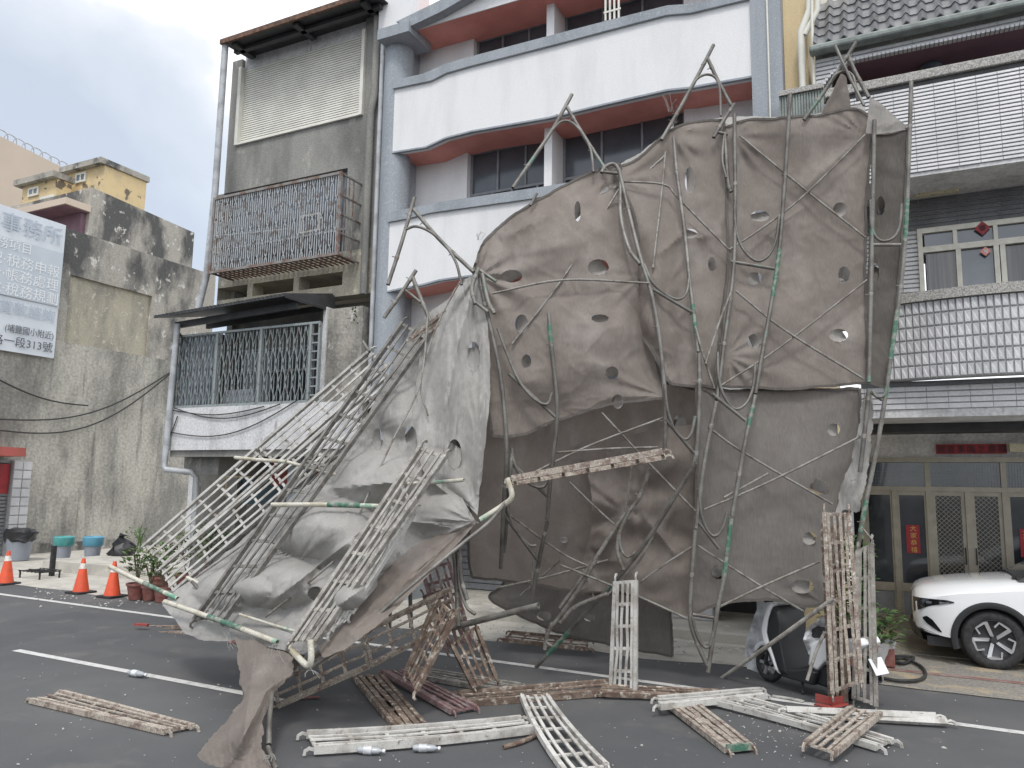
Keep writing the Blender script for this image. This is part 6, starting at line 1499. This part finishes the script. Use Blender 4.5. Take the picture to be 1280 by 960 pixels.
sheet('seat_cover', 'loose end of the silver cover lying over the scooter seat', [
    [(1008,785),(1025,772),(1045,765)], [(1005,800),(1025,795),(1046,790)], [(1010,818),(1026,812),(1044,806)]], 'silver', lambda x, y: 8.35, 22, 22, amp=.09, seed=33, cat='cover', frq=(.06, .06), ties=[(1030,770,.1,9,25)])
# planter, hose, box
c = P(1101, 830, Z=.02); t = thing('planter', 'pale green planter with a leafy plant between the scooter and the car', 'planter', c)
M().lathe(c, [(.13, 0), (.17, .22), (.18, .26), (.15, .26), (.14, .2)], 18).build('pot', A['tile_white'], t, smooth=True)
m = M(); leaves(m, c+Vector((0, 0, .22)), 240, .24, .38, .11, .035, .3); m.build('foliage', A['leaf'], t)
c = P(1112, 833, Z=.02); tag(M().box(c.x-.05, c.x+.06, c.y-.05, c.y+.05, .02, .22).build('red_box', A['terracotta'], bevel=.01), 'small red box beside the planter', 'box')
tag(M().tube(smooth_path([P(x, y, Z=.035) for x, y in ((1100,822),(1125,820),(1142,822),(1130,829),(1112,826),(1128,823),(1150,832),(1157,843),(1148,850),(1125,851),(1105,848))], 7), .018, 8).build('garden_hose', A['rubber'], loc=None), 'coiled black hose on the pebble driveway in front of the car', 'hose')
# tall bush behind the upright decks
c = P(1062, 838, Z=.02); t = thing('tall_bush', 'green bush in a pot seen through the bars of the rusty upright deck', 'bush', c)
M().lathe(c, [(.14, 0), (.18, .25), (.15, .25)], 16).build('pot', A['terracotta'], t, smooth=True)
m = M(); leaves(m, c+Vector((0, 0, .25)), 520, .28, 1.2, .12, .04, .3); m.build('foliage', A['leaf'], t)
m = M()
for k in range(5): m.tube([c+Vector((0, 0, .2)), c+Vector((random.uniform(-.15, .15), random.uniform(-.1, .1), 1.2))], .012, 5, False)
m.build('stems', A['stem'], t)

# ================================================================== CAR
def car():
    wx = P(1243, 803, Y=10.62); Yn = 10.60; HWD = .93; yc = Yn+HWD; x0 = wx.x-.90
    t = thing('parked_car', 'white compact SUV with black wheel arches parked nose first before the glass doors', 'car', (x0+2.2, yc, 0))
    S = [  # x, z bottom, half width bottom, z shoulder, half width shoulder, z top, half width top
        (0.00, .46, .50, .72, .52, .86, .40), (.05, .38, .68, .76, .70, .93, .52), (.16, .33, .80, .82, .81, .985, .60), (.36, .30, .89, .88, .885, 1.03, .68),
        (.62, .28, .925, .93, .915, 1.07, .73), (.95, .27, .93, .97, .925, 1.105, .76), (1.30, .27, .93, 1.01, .92, 1.13, .79), (2.2, .27, .93, 1.03, .91, 1.13, .80), (3.4, .28, .93, 1.05, .91, 1.14, .80), (4.2, .32, .90, 1.06, .88, 1.14, .74), (4.5, .45, .72, 1.0, .70, 1.08, .58)]
    def sec(s):
        x, zb, wb, zs, ws, zt, wt = s
        h = [(0, zb), (wb*.75, zb), (wb, zb+.06), (wb+.012, zb+(zs-zb)*.45), (ws+.006, zs-.10), (ws, zs), (ws*.965, zs+.035), (wt, zt-.03), (wt*.6, zt-.004), (0, zt)]
        return h
    def grid(n_per=5):
        A_ = np.array([[ (s[0], y, z) for y, z in sec(s)] for s in S]); ext = np.concatenate([[A_[0]*2-A_[1]], A_, [A_[-1]*2-A_[-2]]]); o = []
        for i in range(1, len(ext)-2):
            for k in range(n_per): o.append(cr(ext[i-1], ext[i], ext[i+1], ext[i+2], k/n_per))
        return np.array(o+[A_[-1]])
    Gd = grid(); nS, nP = Gd.shape[:2]
    def hw(x, z):
        i = int(np.argmin(abs(Gd[:, 0, 0]-x))); r = Gd[i]; return float(np.interp(z, r[1:7, 2], r[1:7, 1]))
    vs = []
    for r in Gd:
        for (x, y, z) in r: vs.append((x0+x, yc-y, z))
        for (x, y, z) in r[::-1][1:-1]: vs.append((x0+x, yc+y, z))
    n = 2*nP-2; fs = [(i*n+k, i*n+(k+1) % n, (i+1)*n+(k+1) % n, (i+1)*n+k) for i in range(nS-1) for k in range(n)]+[tuple(range(n-1, -1, -1)), tuple(range((nS-1)*n, nS*n))]
    m = M(); m.smooth = True; m.add(vs, fs); body = m.build('body', A['carwhite'], t)
    WR, wz, WX = .365, .365, (.90, 3.60)
    cut = M()
    for w_ in WX:
        for ya_ in (-.3, 1.55): cut.lathe((x0+w_, Yn+ya_, wz), [(.415, 0), (.415, .62)], 40, 'Y')
    co = cut.build('cutter', A['carblack'], t)
    for ob_ in (body, co):
        bm_ = bmesh.new(); bm_.from_mesh(ob_.data); bmesh.ops.remove_doubles(bm_, verts=bm_.verts, dist=1e-5); bmesh.ops.recalc_face_normals(bm_, faces=bm_.faces); bm_.to_mesh(ob_.data); bm_.free()
    bo = body.modifiers.new('b', 'BOOLEAN'); bo.operation = 'DIFFERENCE'; bo.object = co; bo.solver = 'EXACT'
    dg = bpy.context.evaluated_depsgraph_get(); dg.update(); me = bpy.data.meshes.new_from_object(body.evaluated_get(dg)); body.modifiers.clear(); body.data = me
    me.materials.clear(); me.materials.append(A['carwhite']); me.polygons.foreach_set('use_smooth', [True]*len(me.polygons)); me.set_sharp_from_angle(angle=R(35))
    me.polygons.foreach_set('material_index', [0]*len(me.polygons))
    bpy.data.objects.remove(co)
    # underbody
    M().box(x0+.15, x0+4.35, yc-.8, yc+.8, .22, .34).build('underbody', A['carblack'], t)
    for sy in (-1, 1):
        Y_ = yc+sy*HWD
        for w_ in WX:
            m = M(); vs = []; nn = 30
            for k in range(nn+1):
                an = math.pi*(-.10)+math.pi*1.20*k/nn
                for (r_, dy) in ((.405, .05), (.405, -.012), (.44, -.022), (.478, -.012), (.485, .03)): vs.append((x0+w_+r_*math.cos(an), Y_+sy*(-dy)+0, max(.2, wz+r_*math.sin(an))))
            m.smooth = True; m.add(vs, [(5*k+j, 5*k+5+j, 5*k+6+j, 5*k+1+j) for k in range(nn) for j in range(4)]); m.build('arch_cladding', A['carblack'], t)
            M().lathe((x0+w_, Y_-sy*.28, wz), [(.40, 0), (.40, .01)], 30, 'Y').build('wheel_well', A['carblack'], t)
            # wheel
            yo = Y_-sy*.03; s_ = -sy
            def rg(prof, mt, nm, par, nn=44):
                q = M(); q.smooth = True; v = []
                for (r_, d_) in prof:
                    for k in range(nn): an = 2*math.pi*k/nn; v.append((x0+w_+r_*math.cos(an), yo+s_*d_, wz+r_*math.sin(an)))
                q.add(v, [(i*nn+k, i*nn+(k+1) % nn, (i+1)*nn+(k+1) % nn, (i+1)*nn+k) for i in range(len(prof)-1) for k in range(nn)]); return q.build(nm, A[mt], par)
            wh = rg([(.255, .01), (.27, .0), (.33, .0), (.355, .02), (WR, .05), (WR, .17), (.34, .21), (.25, .21)], 'rubber', 'wheel', t)
            rg([(.0, .07), (.20, .07), (.235, .04), (.245, .012), (.257, .012), (.257, .05)], 'alloydark', 'rim', wh)
            for k in range(5):
                a0 = math.pi/2+2*math.pi*k/5+.35; q = M()
                pt = lambda r_, an, d_=.0: Vector((x0+w_+r_*math.cos(an), yo+s_*(.022+d_), wz+r_*math.sin(an)))
                q.prism([pt(.045, a0-.5, .02), pt(.235, a0-.10), pt(.245, a0+.06), pt(.215, a0+.10), pt(.055, a0+.3, .02)], (0, s_*.03, 0))
                q.prism([pt(.215, a0+.10), pt(.245, a0+.06), pt(.247, a0+.62), pt(.222, a0+.58)], (0, s_*.02, 0))
                q.prism([pt(.222, a0+.58), pt(.247, a0+.62), pt(.17, a0+.86), pt(.155, a0+.76)], (0, s_*.02, 0))
                q.build('spoke', A['alloy'], wh)
            rg([(.0, .0), (.035, .0), (.042, .02), (.042, .05)], 'alloydark', 'hub_cap', wh, 20)
        # strips that follow the body surface
        def strip(name, xs, lo, hi, mt, par=t, off=.010):
            q = M(); v = []; N_ = 5
            for i, x in enumerate(xs):
                for j in range(N_):
                    z = lo[i]+(hi[i]-lo[i])*j/(N_-1); y_ = hw(x, z)+off; v.append((x0+x-(.012 if x < .2 else 0), yc+sy*y_, z))
            q.smooth = True; q.add(v, [(i*N_+j, (i+1)*N_+j, (i+1)*N_+j+1, i*N_+j+1) for i in range(len(xs)-1) for j in range(N_-1)]); return q.build(name, A[mt], par)
        strip('lower_cladding', [.02,.1,.2,.3,.40,.46], [.30,.27,.24,.22,.21,.21], [.47,.43,.40,.37,.35,.35], 'carblack')
        strip('sill_cladding', [1.36+i*.2 for i in range(10)], [.24]*10, [.37]*10, 'carblack')
        hl = strip('headlight', [.02,.1,.2,.3,.4,.48], [.62,.68,.735,.765,.785,.80], [.82,.825,.828,.83,.83,.815], 'gloss')
        strip('daytime_lamp', [.17,.25,.34,.42], [.762,.772,.78,.79], [.792,.796,.80,.803], 'lamp', hl, .014)
        strip('fog_lamp_recess', [.12,.17,.22,.28,.32], [.56,.50,.46,.42,.41], [.58,.60,.56,.48,.42], 'gloss')
        for k, xx in enumerate((1.42, 2.45, 3.35)):
            q = M(); q.sweep([(x0+xx, yc+sy*(hw(xx, z)+.003), z) for z in (.38, .6, .8, 1.0)], .008, .004, (0, 1, 0)); q.build('door_gap', A['gloss'], t)
        M().sweep([(x0+2.15, yc+sy*(.93+.02), .90), (x0+2.35, yc+sy*(.93+.02), .905)], .03, .03).build('door_handle', A['carwhite'], t)
        mx_ = M(); mx_.lathe((x0+1.75, yc+sy*1.02, 1.08), [(.02, -.08), (.09, -.06), (.10, .05), (.03, .08)], 14, 'X'); mx_.build('door_mirror', A['carwhite'], t, smooth=True)
    m = M(); nn = 9; v = []
    for i in range(nn):
        y_ = -.60+1.2*i/(nn-1); b_ = .10*(abs(y_)/.6)**2.2
        for z_, dx in ((.50, .02), (.62, -.012), (.76, -.005), (.83, .012)): v.append((x0-.02+b_+dx, yc+y_, z_))
    m.smooth = True; m.add(v, [(4*i+j, 4*i+4+j, 4*i+5+j, 4*i+1+j) for i in range(nn-1) for j in range(3)]); m.build('grille', A['gloss'], t)
    m = M(); v = []
    for i in range(nn):
        y_ = -.66+1.32*i/(nn-1); b_ = .12*(abs(y_)/.66)**2.2
        for z_, dx in ((.22, .10), (.28, .0), (.38, -.03), (.47, .0)): v.append((x0-.015+b_+dx, yc+y_, z_))
    m.smooth = True; m.add(v, [(4*i+j, 4*i+4+j, 4*i+5+j, 4*i+1+j) for i in range(nn-1) for j in range(3)]); m.build('bumper_lip', A['carblack'], t)
    # cabin
    def loft(name, st, mt, par=t, sub=4):
        Q_ = []
        for (x, z0_, w0_, z1_, w1_) in st: Q_.append([(x, -w0_, z0_), (x, -w1_, z1_), (x, -w1_*.8, z1_+.025), (x, w1_*.8, z1_+.025), (x, w1_, z1_), (x, w0_, z0_)])
        Q_ = np.array(Q_); q = M(); q.add([(x0+a, yc+b_, c) for r in Q_ for a, b_, c in r], [(i*6+j, i*6+j+1, (i+1)*6+j+1, (i+1)*6+j) for i in range(len(Q_)-1) for j in range(5)]); q.smooth = True
        return q.build(name, A[mt], par)
    loft('windows', [(1.22,1.10,.78,1.12,.76),(1.55,1.10,.83,1.30,.72),(1.95,1.10,.86,1.52,.66),(2.2,1.10,.87,1.58,.65),(3.2,1.12,.87,1.59,.64),(3.9,1.12,.84,1.50,.60),(4.35,1.1,.7,1.16,.6)], 'gloss')
    loft('roof', [(1.93,1.50,.68,1.525,.66),(2.2,1.57,.67,1.60,.64),(3.2,1.58,.66,1.61,.63),(3.95,1.49,.62,1.52,.58)], 'carwhite')
    for sy in (-1, 1):
        for pts in (((1.30,1.115,.80),(1.6,1.30,.745),(1.95,1.51,.68)), ((1.95,1.515,.68),(2.6,1.60,.655),(3.4,1.58,.65),(3.95,1.49,.62))):
            M().sweep([(x0+a, yc+sy*(c+.01), b_) for a, b_, c in pts], .05, .035).build('pillar', A['carwhite'], t)
    M().sweep([(x0+1.22, yc-.6, 1.13), (x0+1.30, yc, 1.14), (x0+1.22, yc+.6, 1.13)], .10, .02).build('wiper_cowl', A['carblack'], t)
car()
co_ = bpy.data.objects['parked_car']; co_.scale = (.9, .9, .9)
wx_ = P(1243, 803, Y=10.62).x; co_.location = (wx_+1.3*.9, 10.62+.93*.9, 0)
for o in list(sc.objects):
    if '_w' in o: del o['_w']
